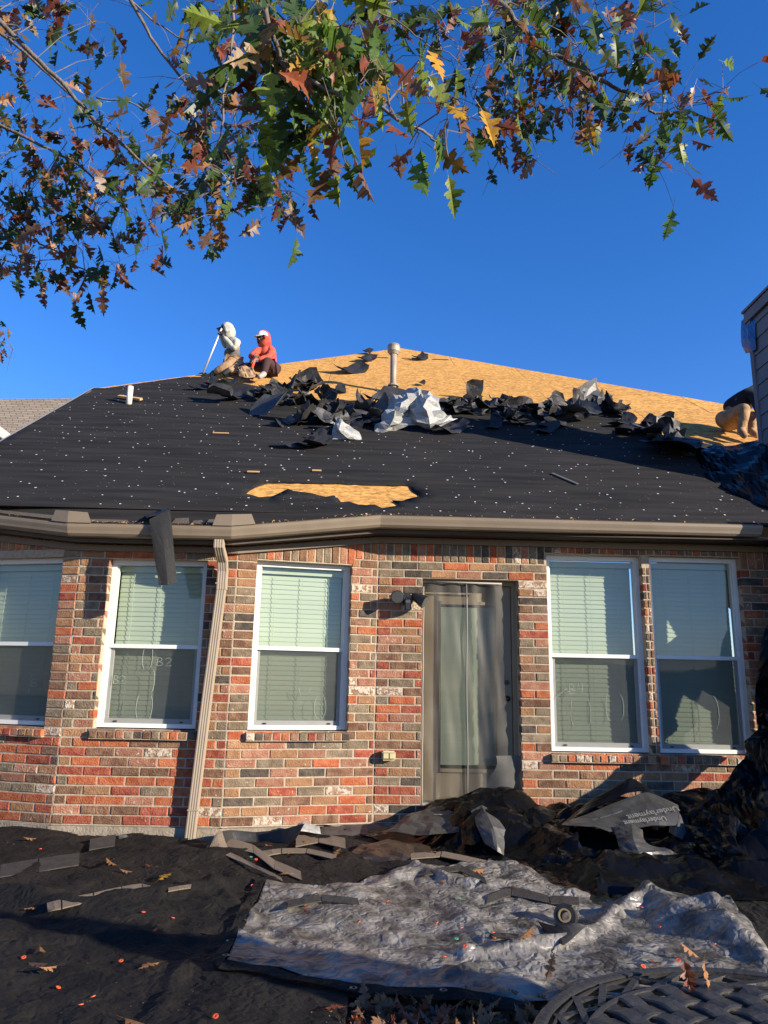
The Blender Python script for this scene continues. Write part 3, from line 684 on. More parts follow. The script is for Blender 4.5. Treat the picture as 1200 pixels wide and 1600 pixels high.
def scrap(name, c, size, nrm, spin, m, seed, curl=1.5, asp=1.6, parent=None, amp=.03, th=.003, ragged=.2):
    """irregular torn piece, rolled about one axis"""
    r = random.Random(seed); k = 11; pts = []
    for i in range(k):
        a = 2*math.pi*i/k; rad = (1/max(abs(math.cos(a)), abs(math.sin(a))))*.5*(1-ragged*r.random()); pts.append(Vector((math.cos(a)*rad*asp, math.sin(a)*rad)))
    v, t = sheet2d(jag(pts, .16, .035, r), [], .17, r)
    n_ = Vector(nrm).normalized(); a = n_.orthogonal().normalized(); a = Matrix.Rotation(spin, 3, n_) @ a; b = n_.cross(a); V = []
    for p in v:
        x, y = p[0]*size, p[1]*size
        if abs(curl) > .05: rr_ = size/curl; ang = x/rr_; X = math.sin(ang)*rr_; Zq = (math.cos(ang)-1)*rr_
        else: X, Zq = x, 0
        Zq += amp*size*3*noise.noise(Vector((p[0]*2.2, p[1]*2.2, seed)))
        V.append(Vector(c) + a*X + b*(y+.15*size*math.sin(X/size*2+seed)) - n_*Zq)
    o = pyd(name, V, [tuple(q) for q in t], m, parent); solid(o, th, 0); return o

# ------------------------------------------------------------------ downspout, parts on the wall
uB = (P2-P1).normalized(); nB = Vector((uB.y, -uB.x, 0))
t0 = onpl(343, 846, P1+nB*.23, nB); t1 = onpl(349, 884, P1+nB*.075, nB); t2 = onpl(297, 1308, P1+nB*.06, nB); t2.z = .04
dsp = empty('downspout', tuple(t2), house)
def rect_pipe(name, path, w_, d_, m, parent):
    prof_ = []; kx = 4
    for i in range(kx*2+1): prof_.append((-w_/2+w_*i/(kx*2), d_/2+(.002 if i % 2 else -.001)))
    prof_ += [(w_/2, -d_/2), (-w_/2, -d_/2)]
    bm = bmesh.new(); rings = []
    for i, p in enumerate(path):
        t = (path[min(i+1, len(path)-1)]-path[max(i-1, 0)]).normalized(); bb = t.cross(uB).normalized()
        if bb.dot(nB) < 0: bb = -bb
        rings.append([bm.verts.new(p+uB*x+bb*y) for x, y in prof_])
    for a, b in zip(rings, rings[1:]):
        for i in range(len(prof_)): j = (i+1) % len(prof_); bm.faces.new((a[i], a[j], b[j], b[i]))
    bm.faces.new(rings[0]); bm.faces.new(rings[-1]); return from_bm(name, bm, m, parent)
rect_pipe('elbow', [t0+Vector((0, 0, .06)), t0-Vector((0, 0, .05)), t0.lerp(t1, .35)-Vector((0, 0, .03)), t0.lerp(t1, .8), t1-Vector((0, 0, .05)), t1-Vector((0, 0, .22))], .088, .062, M_DOWN, dsp)
rect_pipe('pipe', [t1-Vector((0, 0, .17)), t2.lerp(t1, .5), t2], .082, .056, M_DOWN, dsp)
bm = bmesh.new()
for f in (.93, .1): c = t2.lerp(t1, f); box(bm, c, (uB, nB, XYZ[2]), (.092, .066, .012))
from_bm('pipe_strap', bm, M_DOWN, dsp)

# floodlight with two heads and a motion sensor
c = onpl(633, 937, P3, -BD); fl = empty('floodlight', tuple(c)); tag(fl, 'black twin-head security floodlight on brick wall beside the door', 'floodlight')
nD = -BD
def cyl(bm, c, ax, r0, r1, L_, n=16):
    ax = ax.normalized(); q = ax.to_track_quat('Z', 'Y').to_matrix().to_4x4(); bmesh.ops.create_cone(bm, segments=n, radius1=r0, radius2=r1, depth=L_, cap_ends=True, matrix=Matrix.Translation(c) @ q)
bm = bmesh.new(); cyl(bm, c+nD*.018+UD*.02, nD, .062, .055, .036, 20); from_bm('wall_plate', bm, M_BLK, fl, False)
def head(off, ax, nm, lens=True):
    h = c+off; bm = bmesh.new(); ax = ax.normalized(); cyl(bm, h, ax, .038, .064, .12); cyl(bm, h-ax*.07, ax, .022, .036, .03); tube(bm, [c+nD*.04+UD*.02, c+nD*.07+off*.4, h-ax*.06], .012, 8)
    o = from_bm('lamp_head', bm, M_BLK, fl)
    bm = bmesh.new(); cyl(bm, h+ax*.061, ax, .056, .054, .004, 20); from_bm('lens', bm, M_LENS, o)
head(nD*.13-UD*.075+XYZ[2]*.01, nD*.9-UD*.15-XYZ[2]*.1, 1); head(nD*.12+UD*.13-XYZ[2]*.005, UD*.8-XYZ[2]*.5+nD*.3, 2)
bm = bmesh.new(); sc_ = c+nD*.11+UD*.02-XYZ[2]*.06
box(bm, sc_, (UD, nD, XYZ[2]), (.062, .058, .115)); bmesh.ops.bevel(bm, geom=bm.edges[:], offset=.012, segments=2, affect='EDGES'); tube(bm, [c+nD*.03, c+nD*.10-XYZ[2]*.02], .016, 8); sn = from_bm('motion_sensor', bm, M_BLK, fl)
bm = bmesh.new(); box(bm, sc_+nD*.0255+XYZ[2]*.03, (UD, nD, XYZ[2]), (.044, .008, .022)); from_bm('lens', bm, M_LENS, sn)

# outlet cover
c = onpl(607, 1180, P3, -BD); oc = empty('outlet_box', tuple(c)); tag(oc, 'small cream weatherproof outlet box on the brick wall left of the door', 'outlet')
M_CREAM = mat('cream_plastic', (.50, .43, .24), rough=.5)
bm = bmesh.new(); box(bm, c+nD*.04, (UD, nD, XYZ[2]), (.125, .07, .085)); bmesh.ops.bevel(bm, geom=bm.edges[:], offset=.012, segments=2, affect='EDGES'); bb = from_bm('box_body', bm, M_CREAM, oc)
for s in (-.027, .03):
    bm = bmesh.new(); box(bm, c+nD*.077+UD*s, (UD, nD, XYZ[2]), (.045, .006, .045)); bmesh.ops.bevel(bm, geom=bm.edges[:], offset=.002, segments=1, affect='EDGES'); from_bm('cover_flap', bm, M_CREAM, oc)
bm = bmesh.new(); box(bm, c+nD*.074+UD*.002, (UD, nD, XYZ[2]), (.105, .002, .062)); from_bm('recess_shade', bm, mat('cream_shadow', (.34, .30, .16), rough=.6), oc)  # darker cream plate stands in for the shade round the flaps

# ------------------------------------------------------------------ chimney, wing at the right
Cc = atY(1181, 600, 8.30); CX = Cc.x; ctop = atY(1175, 492, 8.30).z; cz0 = roof(CX, .9).z
ch = empty('chimney', (CX+.45, 7.95, cz0)); tag(ch, 'grey lap-sided chimney chase rising beyond the eave at the right', 'chimney')
Y0c, Y1c = 7.62, 8.30
bm = bmesh.new(); box(bm, Vector((CX+.47, (Y0c+Y1c)/2, (cz0-.6+ctop)/2)), XYZ, (.9, Y1c-Y0c-.04, ctop-cz0+.6-.02)); from_bm('chase_core', bm, M_SID, ch)
z = cz0-.5; ex = .19
while z < ctop-.10:
    z1_ = min(z+ex+.02, ctop-.10)
    for face in ('L', 'F'):
        bm = bmesh.new()
        if face == 'L': a, b, n_ = Vector((CX, Y1c-.065, 0)), Vector((CX, Y0c+.065, 0)), Vector((-1, 0, 0))
        else: a, b, n_ = Vector((CX+.09, Y0c, 0)), Vector((CX+.9, Y0c, 0)), Vector((0, -1, 0))
        q = [a+n_*.020+Vector((0, 0, z)), b+n_*.020+Vector((0, 0, z)), b+n_*.004+Vector((0, 0, z1_)), a+n_*.004+Vector((0, 0, z1_)), a-n_*.02+Vector((0, 0, z)), b-n_*.02+Vector((0, 0, z)), b-n_*.02+Vector((0, 0, z1_)), a-n_*.02+Vector((0, 0, z1_))]
        v_ = [bm.verts.new(p) for p in q]
        for f in ((0, 1, 2, 3), (4, 7, 6, 5), (0, 4, 5, 1), (3, 2, 6, 7), (0, 3, 7, 4), (1, 5, 6, 2)): bm.faces.new([v_[i] for i in f])
        from_bm('siding_board', bm, M_SID, ch)
    z += ex
for (x, y) in ((CX-.005, Y1c-.03), (CX-.005, Y0c+.03)):
    bm = bmesh.new(); box(bm, Vector((x, y, (cz0-.5+ctop)/2)), XYZ, (.055, .075, ctop-cz0+.5)); from_bm('corner_trim', bm, M_SID, ch)
bm = bmesh.new(); box(bm, Vector((CX+.45, (Y0c+Y1c)/2, ctop-.04)), XYZ, (1.0, Y1c-Y0c+.07, .13)); box(bm, Vector((CX+.45, (Y0c+Y1c)/2, ctop+.045)), XYZ, (1.04, Y1c-Y0c+.10, .03)); from_bm('top_trim', bm, M_SID, ch)
bm = bmesh.new(); cyl(bm, Vector((CX+.36, 7.95, ctop+.25)), XYZ[2], .16, .16, .4); cyl(bm, Vector((CX+.36, 7.95, ctop+.5)), XYZ[2], .21, .19, .1); from_bm('flue_cap', bm, mat('dark_navy_metal', (.02, .035, .08), rough=.4), ch)
tb = [[(1172, 494, 8.42), (1176, 490, 8.36), (1182, 494, 8.15)], [(1159, 502, 8.46), (1170, 500, 8.30), (1181, 505, 8.14)], [(1158, 528, 8.46), (1170, 528, 8.22), (1180, 530, 8.14)], [(1160, 541, 8.46), (1172, 545, 8.24), (1181, 546, 8.14)], [(1166, 552, 8.44), (1175, 550, 8.30), (1179, 547, 8.15)]]
tag(quilt('blue_tarp', [[atY(*p) for p in r] for r in tb], M_BLUE, 4, .012, 5, 2), 'blue tarp bundled round the top corner of the grey chimney', 'tarp')

# a short wing beyond the window at the right, mostly outside the frame
wg = empty('side_wing', (4.6, 6.9, 0)); tag(wg, 'brick wing of the house beyond the right window, in shade', 'house wing')
bm = bmesh.new(); box(bm, Vector((5.3, 7.85, 1.3)), XYZ, (2.7, .9, 2.6)); from_bm('wall', bm, BR[2][0], wg)
zw = ZE-.02
pyd('roof_slope', [(3.95, 7.0, zw+.1), (6.9, 7.0, zw+.1), (6.9, 8.6, zw+1.2), (5.2, 8.6, zw+1.2)], [(0, 1, 2, 3)], M_FELT, wg)
bm = bmesh.new(); box(bm, Vector((5.5, 6.75, zw-.06)), XYZ, (3.1, .1, .12)); from_bm('gutter', bm, M_GUT, wg)
bm = bmesh.new(); box(bm, Vector((5.45, 7.0, zw-.16)), XYZ, (3.0, .5, .02)); from_bm('soffit', bm, M_SOFF, wg)

# added black sheet, outline and holes shaped to cast the last window's shadows
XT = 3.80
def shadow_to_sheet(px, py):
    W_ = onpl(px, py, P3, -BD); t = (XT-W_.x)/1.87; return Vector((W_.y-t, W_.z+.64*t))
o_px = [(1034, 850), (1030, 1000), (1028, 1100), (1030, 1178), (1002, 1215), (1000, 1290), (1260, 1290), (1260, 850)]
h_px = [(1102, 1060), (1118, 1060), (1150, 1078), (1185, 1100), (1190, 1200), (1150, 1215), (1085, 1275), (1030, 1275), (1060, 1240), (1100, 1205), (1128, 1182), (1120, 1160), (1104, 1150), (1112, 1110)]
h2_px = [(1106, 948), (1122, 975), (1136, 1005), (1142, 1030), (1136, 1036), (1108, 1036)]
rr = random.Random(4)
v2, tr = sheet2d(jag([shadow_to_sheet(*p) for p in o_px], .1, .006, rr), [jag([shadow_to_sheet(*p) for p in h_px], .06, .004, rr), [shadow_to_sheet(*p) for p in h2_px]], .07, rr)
o = pyd('shade_sheet', [(XT+.012*nz(p[0]*3, p[1]*3), p[0], p[1]) for p in v2], tr, M_PLAS); solid(o, .003); tag(o, 'added black plastic sheet at the far right, cut to shade the last window', 'tarp')

# fence added out of the frame to shade the lower foreground
fn = empty('shade_fence', (5.6, 1.2, 0)); tag(fn, 'added wooden picket fence out of view, shading the lower foreground', 'fence')
fa, fb = Vector((2.75, 1.95, 0)), Vector((10.5, -.15, 0)); fu = (fb-fa).normalized(); fnn = Vector((-fu.y, fu.x, 0)); M_FEN = mat('fence_wood', (.22, .17, .12), rough=.9, var=.2, objvar=.15, stretch=(8, 8, 1), vscale=5)
k = int((fb-fa).length/.145)
for i in range(k):
    x = .07+i*.145; hgt = 1.72+.10*math.sin(i*.21+.6)+.012*(i % 3); bm = bmesh.new(); w_ = .068
    v_ = []
    for d in (-.008, .008): v_ += [bm.verts.new(fa+fu*(x+sx)+fnn*d+Vector((0, 0, zz))) for sx, zz in ((-w_, .03), (w_, .03), (w_, hgt-.04), (w_-.03, hgt), (-w_+.03, hgt), (-w_, hgt-.04))]
    bm.faces.new(v_[:6]); bm.faces.new(v_[6:][::-1])
    for q in range(6): bm.faces.new((v_[q], v_[(q+1) % 6], v_[6+(q+1) % 6], v_[6+q]))
    from_bm('picket', bm, M_FEN, fn)
bm = bmesh.new()
for zz in (.35, 1.4): box(bm, fa+fu*(k*.0725)+fnn*.03+Vector((0, 0, zz)), (fu, fnn, XYZ[2]), (k*.145, .04, .09))
from_bm('rail', bm, M_FEN, fn)

# neighbouring house beyond the rake
nh = empty('neighbour_house', (-11, 18, 0)); tag(nh, 'neighbouring house with a weathered tan shingle roof, beyond the rake at left', 'house')
msh = mat('neighbour_shingle', (.27, .22, .165), rough=.9, col2=(.34, .285, .22), vscale=30, var=.1)
N = msh.node_tree.nodes; L = msh.node_tree.links; b = N['Principled BSDF']; bt = N.new('ShaderNodeTexBrick'); tc = N.new('ShaderNodeTexCoord'); mp = N.new('ShaderNodeMapping'); mp.inputs['Rotation'].default_value = (0, 0, 0)
L.new(tc.outputs['UV'], bt.inputs['Vector']); bt.inputs['Color1'].default_value = (.30, .245, .18, 1); bt.inputs['Color2'].default_value = (.22, .178, .13, 1); bt.inputs['Mortar'].default_value = (.10, .08, .06, 1); bt.inputs['Scale'].default_value = 1; bt.inputs['Brick Width'].default_value = .45; bt.inputs['Row Height'].default_value = .14; bt.inputs['Mortar Size'].default_value = .018
L.new(bt.outputs['Color'], b.inputs['Base Color'])
q = [atY(-160, 712, 15.5), atY(150, 702, 15.5), atY(150, 622, 18.6), atY(-160, 625, 18.6)]
ro = pyd('roof', q, [(0, 1, 2, 3)], msh, nh); uv = ro.data.uv_layers.new(name='UVMap')
for li, c_ in zip(range(4), ((0, 0), (8, 0), (8, 4), (0, 4))): uv.data[li].uv = c_
bm = bmesh.new(); a, b_ = atY(-60, 628, 15.2), atY(40, 704, 15.2); ax = (b_-a).normalized(); box(bm, (a+b_)/2, (ax, XYZ[1], ax.cross(XYZ[1])), ((b_-a).length, .1, .16)); from_bm('rake_board', bm, mat('white_trim', (.66, .62, .55), rough=.6), nh)
bm = bmesh.new(); box(bm, (a+b_)/2+Vector((-.10, .1, -.25)), (ax, XYZ[1], ax.cross(XYZ[1])), ((b_-a).length, .1, .3)); from_bm('gutter', bm, M_GUT, nh)
bm = bmesh.new(); box(bm, Vector((-11, 18.5, 2.0)), XYZ, (7, 5, 4.0)); from_bm('wall', bm, BR[4][0], nh)

# ------------------------------------------------------------------ things on the roof
vb = roofpx(614, 614); vt = atY(613, 543, vb.y); r_ = .054
vp = empty('vent_pipe', tuple(vb)); tag(vp, 'tall galvanised vent pipe with a collar cap, standing on bare OSB', 'vent pipe')
bm = bmesh.new(); tube(bm, [vb-Vector((0, 0, .1)), Vector((vb.x, vb.y, vt.z))], r_, 18); from_bm('pipe', bm, M_ALU, vp, True)
bm = bmesh.new(); cyl(bm, Vector((vb.x, vb.y, vt.z-.03)), XYZ[2], .105, .105, .10, 20); cyl(bm, Vector((vb.x, vb.y, vt.z-.10)), XYZ[2], .07, .105, .05, 20); cyl(bm, Vector((vb.x, vb.y, vt.z+.03)), XYZ[2], .11, .095, .03, 20); from_bm('cap', bm, M_ALU, vp)
bm = bmesh.new(); cyl(bm, Vector((vb.x, vb.y, vb.z+.13)), XYZ[2], .095, .085, .03, 18); from_bm('storm_collar', bm, M_ALU, vp)
bm = bmesh.new(); cyl(bm, vb+RN*.012, RN, .24, .20, .02, 20); from_bm('flashing', bm, M_FELTD, vp)
pb = roofpx(201, 633); pt = atY(204, 604, pb.y); bm = bmesh.new(); tube(bm, [pb, pt], .042, 14); tag(from_bm('plumbing_vent', bm, M_PVC, None, True), 'short white plumbing vent pipe standing in the felt at left', 'vent pipe')
a, b_ = roofpx(186, 624, .05), roofpx(221, 629, .05); bm = bmesh.new(); ax = (b_-a).normalized(); box(bm, (a+b_)/2, (ax, ax.cross(RN), RN), ((b_-a).length, .06, .03)); tag(from_bm('lumber_offcut', bm, M_WOOD), 'short raw lumber offcut lying by the white plumbing vent', 'lumber')
a, b_ = roofpx(862, 743, .03), roofpx(902, 760, .03); bm = bmesh.new(); ax = (b_-a).normalized(); box(bm, (a+b_)/2, (ax, ax.cross(RN), RN), ((b_-a).length, .035, .006)); tag(from_bm('metal_strip', bm, mat('dull_metal', (.13, .13, .12), rough=.5, metal=.4)), 'thin grey metal strip lying on the felt below the shadow band', 'strip')
for i, (x, y, L_) in enumerate(((345, 680, .2), (396, 741, .13), (495, 739, .1))):
    p = roofpx(x, y, .03); bm = bmesh.new(); box(bm, p, (UD, UD.cross(RN), RN), (L_, .03, .008)); tag(from_bm('osb_splinter', bm, M_WOOD), ['pale lath on the felt below the kneeling workers', 'wood splinter just above the left end of the torn opening', 'wood splinter above the middle of the torn opening'][i], 'splinter')
# dark strips stand in for shade in ridge slots; felt scraps on bare deck
for i, (x, y, w_) in enumerate(((583, 560, .04), (595, 559, .30), (630, 560, .05), (636, 560, .14), (648, 560, .12), (681, 562, .14), (693, 562, .20))):
    p = roofpx(x, y, .004); bm = bmesh.new(); box(bm, p, (UD, UD.cross(RN).normalized(), RN), (w_, .07, .006)); from_bm('slot_shade', bm, M_DARK, rf)
for i, (x, y, s, sp_) in enumerate(((573, 565, .28, .3), (548, 582, .42, .1), (655, 562, .25, .2), (530, 613, .2, .5), (659, 602, .12, 0), (575, 553, .18, .2), (780, 549+13, .0, 0), (822, 575-4, .0, 0))):
    if not s: continue
    tag(scrap('felt_scrap', roofpx(x, y, .04), s, RN+Vector((.2, -.2, 0)), sp_, M_FELTD, 40+i, .8, 1.9), ['curled felt scrap left of the vent pipe top', 'long flat felt scrap on bare deck, left of the vent pipe', 'felt scrap right of the vent pipe top', 'small felt scrap near the heap, left of the vent pipe foot', 'tiny felt sliver right of the vent pipe', 'felt scrap on the hip left of the vent pipe'][i], 'felt scrap')

# heaps of torn felt along the tear line
heap = random.Random(17)
def heap_px(): pass
clusters = [('felt heap beside the seated workers', [(405, 618, 20, 12), (425, 612, 22, 12), (450, 607, 26, 12), (470, 602, 22, 10), (492, 600, 12, 10), (440, 625, 26, 12), (475, 622, 26, 12), (505, 622, 14, 8)], 30, .42),
            ('felt heap left of the silver sheet', [(500, 645, 24, 12), (530, 650, 22, 14), (560, 640, 22, 14), (545, 665, 22, 12), (580, 635, 14, 14), (585, 655, 12, 14), (470, 655, 24, 8)], 32, .45),
            ('felt heap right of the silver sheet', [(700, 632, 20, 10), (730, 630, 22, 14), (760, 636, 26, 12), (790, 632, 26, 12), (820, 640, 26, 14), (850, 634, 26, 10), (880, 640, 24, 12), (910, 636, 22, 12), (940, 632, 18, 8), (800, 655, 22, 8), (870, 648, 20, 8), (715, 638, 18, 6), (955, 640, 14, 6)], 68, .44),
            ('felt heap below the worker at right', [(1010, 672, 16, 6), (1030, 680, 18, 8), (1055, 690, 18, 8), (1080, 700, 16, 8), (1040, 698, 14, 6)], 16, .36)]
sidx = 100
ORD = 'first second third fourth fifth sixth seventh eighth ninth tenth eleventh twelfth thirteenth fourteenth fifteenth sixteenth seventeenth eighteenth nineteenth twentieth'.split()
def ordn(i): return ORD[i] if i < 20 else ('twenty-' if i < 29 else 'thirty-' if i < 39 else 'forty-' if i < 49 else 'fifty-' if i < 59 else 'sixty-')+ORD[(i-20) % 10] if (i-20) % 10 != 9 else {29: 'thirtieth', 39: 'fortieth', 49: 'fiftieth', 59: 'sixtieth', 69: 'seventieth'}[i]
def rank_labels(items, fmt):
    items.sort(key=lambda t: t[0])
    for i, (x, o, w_) in enumerate(items): o['label'] = fmt % (w_, ordn(i) + ' from the left')
for nm, cs, n_, sz in clusters:
    made = []
    for i in range(n_):
        cx, cy, dx, dy = cs[i % len(cs)]; x = cx+heap.uniform(-1, 1)*dx*.8; y = cy+abs(heap.gauss(0, 1))*dy*.35+7; lift = heap.random()*.11+.03
        k__ = 1 if heap.random() < .45 else .4; nr_ = RN + Vector((heap.uniform(-1.1, 1.1), heap.uniform(-1.3, .7), heap.uniform(-.3, .6)))*k__; s = sz*heap.uniform(.4, .95)
        m_ = heap.choice([M_FELTD, M_FELTD, M_FELTD, M_FELT, M_FELTG])
        o = scrap('felt_scrap', roofpx(x, y, lift), s, nr_, heap.uniform(0, 6.3), m_, sidx, heap.choice([.3, .6, 1.0, 1.5, 2.6]), heap.uniform(1.0, 2.2), None, .07, ragged=.45); sidx += 1
        tag(o, 'x', 'felt scrap', nm); made.append((x, o, 'pale-backed grey' if m_ is M_FELTG else 'black'))
    rank_labels(made, 'torn %s felt, %s, '+nm.replace('felt heap', 'heap'))
for i, (px, py, s, nr_, sp_, cu, m_, lb) in enumerate(((490, 600, .42, (-.2, -1, .2), 1.2, 1.5, M_FELTD, 'upright black felt piece topping the heap beside the workers'), (600, 632, .62, (.1, -.6, .8), .2, 1.2, M_FELTG, 'broad grey-backed felt flap left of the silver sheet'),
        (422, 642, .5, (-.6, -.8, .6), 1.9, .9, M_FELTG, 'pale triangular felt flap low in the heap beside the workers'), (350, 622, .42, (.1, -.7, .7), .5, 2.8, M_PLAS2, 'shiny rolled felt curl below the seated workers'),
        (738, 615, .3, (0, -1, .1), .9, 1.2, M_FELTD, 'spiky felt piece standing up right of the silver sheet'), (925, 628, .5, (.2, -.9, .4), 1.4, 1.6, M_FELTG, 'grey felt fold at the right end of the long heap'),
        (900, 650, .5, (0, -.5, .9), 0, 1.6, M_FELTG, 'light reflecting felt curl low in the long heap'), (1040, 700, .7, (0, -.4, .9), 0, .4, M_FELTD, 'flat dark felt sheet below the right worker'), (1045, 682, .4, (.3, -.9, .5), .6, 1.2, M_FELTG, 'pale felt flap below the right worker'))):
    tag(scrap('felt_flap', roofpx(px, py+8, .14), s, nr_, sp_, m_, 300+i, cu, 1.3), lb, 'felt flap')
sliv = []
# thin torn slivers lying on the slope round the tear line
for i in range(16):
    x = heap.choice([heap.uniform(320, 400), heap.uniform(420, 560), heap.uniform(960, 1060), heap.uniform(700, 950)]); y = {0: 610, 1: 690, 2: 668, 3: 672}[0 if x < 400 else 1 if x < 560 else 2 if x > 960 else 3]+heap.uniform(-8, 14)
    o = tag(scrap('felt_sliver', roofpx(x, y, .035), heap.uniform(.15, .3), RN+Vector((heap.uniform(-.2, .2), heap.uniform(-.2, .2), 0)), heap.uniform(-.3, .3), M_FELTD, 400+i, .5, 2.6), 'thin torn felt sliver lying on the underlayment below the tear line', 'felt sliver', 'felt slivers on the underlayment'); sliv.append((x, o, 'black'))
rank_labels(sliv, 'thin torn %s felt sliver on the underlayment, %s')
# dark tarp bundle on the slope in front of the chimney
bb_ = roofpx(1150, 735)
def onr(px, py, up): p = roofpx(px, py); return p
rows = [[atY(1088, 704, 8.9), atY(1120, 696, 8.8), atY(1150, 693, 8.7), atY(1185, 688, 8.5), atY(1230, 700, 8.4)], [atY(1090, 720, 8.55), atY(1125, 714, 8.4), atY(1160, 712, 8.25), atY(1195, 705, 8.1), atY(1240, 715, 8.0)],
        [atY(1096, 735, 8.35), atY(1130, 745, 8.0), atY(1165, 750, 7.8), atY(1200, 752, 7.6), atY(1250, 760, 7.5)], [roofpx(1100, 745, .02), roofpx(1135, 768, .02), roofpx(1170, 785, .02), roofpx(1205, 800, .02), roofpx(1260, 810, .02)]]
tag(quilt('tarp_bundle', rows, M_PLAS, 6, .05, 2.5, 3), 'black tarp bundle heaped on the roof in front of the chimney', 'tarp')
# silver crumpled sheet beside the vent pipe
ys = roofpx(640, 676).y
S = lambda px, py, d: atY(px, py, ys+d)
rows = [[S(612, 622, .45), S(632, 612, .40), S(650, 608, .36), S(668, 612, .36), S(677, 622, .4)],
        [S(604, 638, .22), S(628, 632, .05), S(652, 626, .20), S(668, 628, .02), S(684, 636, .22)],
        [S(596, 656, .12), S(618, 648, -.12), S(640, 644, .14), S(662, 640, -.10), S(695, 648, .12)],
        [S(588, 670, .05), S(608, 664, -.10), S(634, 658, .10), S(672, 662, -.12), S(706, 656, .06)],
        [S(584, 676, .0), S(592, 683, -.02), S(640, 668, .0), S(678, 670, -.04), S(716, 654, .02)]]
tag(quilt('silver_sheet', rows, M_SILR, 3, .085, 4.5, 5, th=.004), 'crumpled silver-grey sheet heaped at the foot of the vent pipe', 'sheet')
S = lambda px, py, d: atY(px, py, roofpx(560, 690).y+d)
rows = [[S(528, 652, .1), S(534, 655, .0), S(545, 668, .12)], [S(520, 668, .02), S(530, 672, -.08), S(560, 676, .1)], [S(518, 686, .0), S(545, 686, -.02), S(565, 690, .05)]]
tag(quilt('silver_scrap', rows, M_SILR, 4, .03, 3.2, 8), 'small pale sheet scrap at the left end of the middle heap', 'sheet')

# strip of felt hanging over the gutter
yf = (G1.y+G2.y)/2-.045
rows = [[atY(233, 812, yf+.02), atY(250, 803, yf+.04), atY(266, 796, yf+.06)], [atY(238, 845, yf-.03), atY(255, 842, yf-.04), atY(270, 838, yf-.02)], [atY(243, 880, yf-.05), atY(259, 878, yf-.06), atY(273, 874, yf-.03)], [atY(248, 914, yf-.08), atY(262, 914, yf-.09), atY(277, 911, yf-.05)]]
M_FGR = mat('granulated_felt', (.016, .0165, .017), rough=.75, col2=(.045, .045, .045), vscale=180, bump=.6, bscale=200, contrast=(.5, .75))
tag(quilt('hanging_strip', rows, M_FGR, 4, .006, 4, 1, th=.005), 'granulated felt strip hanging over the bay gutter', 'felt strip')
rows = [[atY(226, 806, yf+.25), atY(250, 797, yf+.3), atY(266, 795, yf+.25)], [atY(229, 810, yf+.03), atY(248, 804, yf+.06), atY(266, 797, yf+.06)]]
tag(quilt('torn_felt_tip', rows, M_FELTD, 4, .015, 6, 1), 'jagged black felt end where the hanging strip leaves the roof', 'felt scrap')
# gutter end guards (splash shields)
for i, (x0, x1, x2, y0, y1, lb) in enumerate(((76, 104, 138, 797, 813, 0), (322, 362, 404, 806, 821, 1))):
    bm = bmesh.new(); g = G1 if i == 0 else G2; dpt = .015
    pa, pc = atY(x0, y1, g.y+.04), atY(x2, y1, g.y+.04); pm = Vector((g.x, g.y-.004, g.z)); hh = .105
    d1, d2 = (gpath[0]-g if i == 0 else gpath[1]-g).normalized(), (gpath[2]-g if i == 0 else gpath[3]-g).normalized()
    q = [pm+d1*.17, pm+d1*.14+XYZ[2]*hh*.95, pm+XYZ[2]*hh, pm, pm+d2*.21, pm+d2*.17+XYZ[2]*hh*.9]
    for d in (0, .003): pass
    v_ = [bm.verts.new(p) for p in q]; bm.faces.new((v_[0], v_[3], v_[2], v_[1])); bm.faces.new((v_[3], v_[4], v_[5], v_[2])); o = from_bm('splash_guard', bm, M_GUT, rf); solid(o, .004)
# ------------------------------------------------------------------ ground coverings
RIDG = []     # (polyline, height, width)
def ridge(pxs, h, w_): RIDG.append(([atZ(x, y, .05).to_2d() for x, y in pxs], h, w_))
ridge([(1010, 1402), (960, 1425), (935, 1450), (880, 1478), (800, 1492), (730, 1500)], .085, .045)
ridge([(1020, 1405), (1050, 1425), (1110, 1428)], .08, .07)
ridge([(650, 1362), (700, 1385), (760, 1390), (800, 1385)], .06, .04)
ridge([(1120, 1430), (1150, 1470), (1195, 1510)], .07, .06)
ridge([(400, 1420), (470, 1418), (560, 1400), (640, 1370)], .05, .06)
ridge([(1060, 1440), (1120, 1455), (1150, 1480)], .12, .12)
ridge([(700, 1530), (780, 1510), (860, 1520)], .06, .05)
ridge([(0, 1395), (120, 1420), (250, 1405), (370, 1385)], .10, .10)
ridge([(120, 1372), (200, 1345), (330, 1340)], .06, .08)
ridge([(40, 1470), (170, 1462), (300, 1462), (400, 1475)], .06, .05)
ridge([(240, 1590), (280, 1520), (320, 1480)], .04, .03)
ridge([(300, 1380), (350, 1400), (395, 1440)], .06, .04)
def rdist(P_, pl):
    best = 9
    for a, b in zip(pl, pl[1:]):
        ab = b-a; t = max(0, min(1, (P_-a).dot(ab)/ab.length_squared)); d = (P_-(a+ab*t)).length
        if d < best: best = d
    return best
def fold(x, y, s, seed): q = Vector((x*s, y*s*1.15, seed)); q += noise.noise_vector(q*.6)*.9; return (1-min(1, abs(noise.noise(q))*3.2))
def gh(x, y, k=1.0):
    h = .03+.035*nz(x*1.1, y*1.3, 2)+k*(.026*fold(x, y, 1.3, 3)+.024*crease(x, y, 2.6, 7)+.010*crease(x, y, 6.5, 9)+.003*nz(x*14, y*14))
    P_ = Vector((x, y))
    for pl, hh, ww in RIDG:
        d = rdist(P_, pl)
        if d < ww*3: h += .55*hh*math.exp(-(d/ww)**2)*(1+.25*nz(x*6, y*6, 5))
    return h
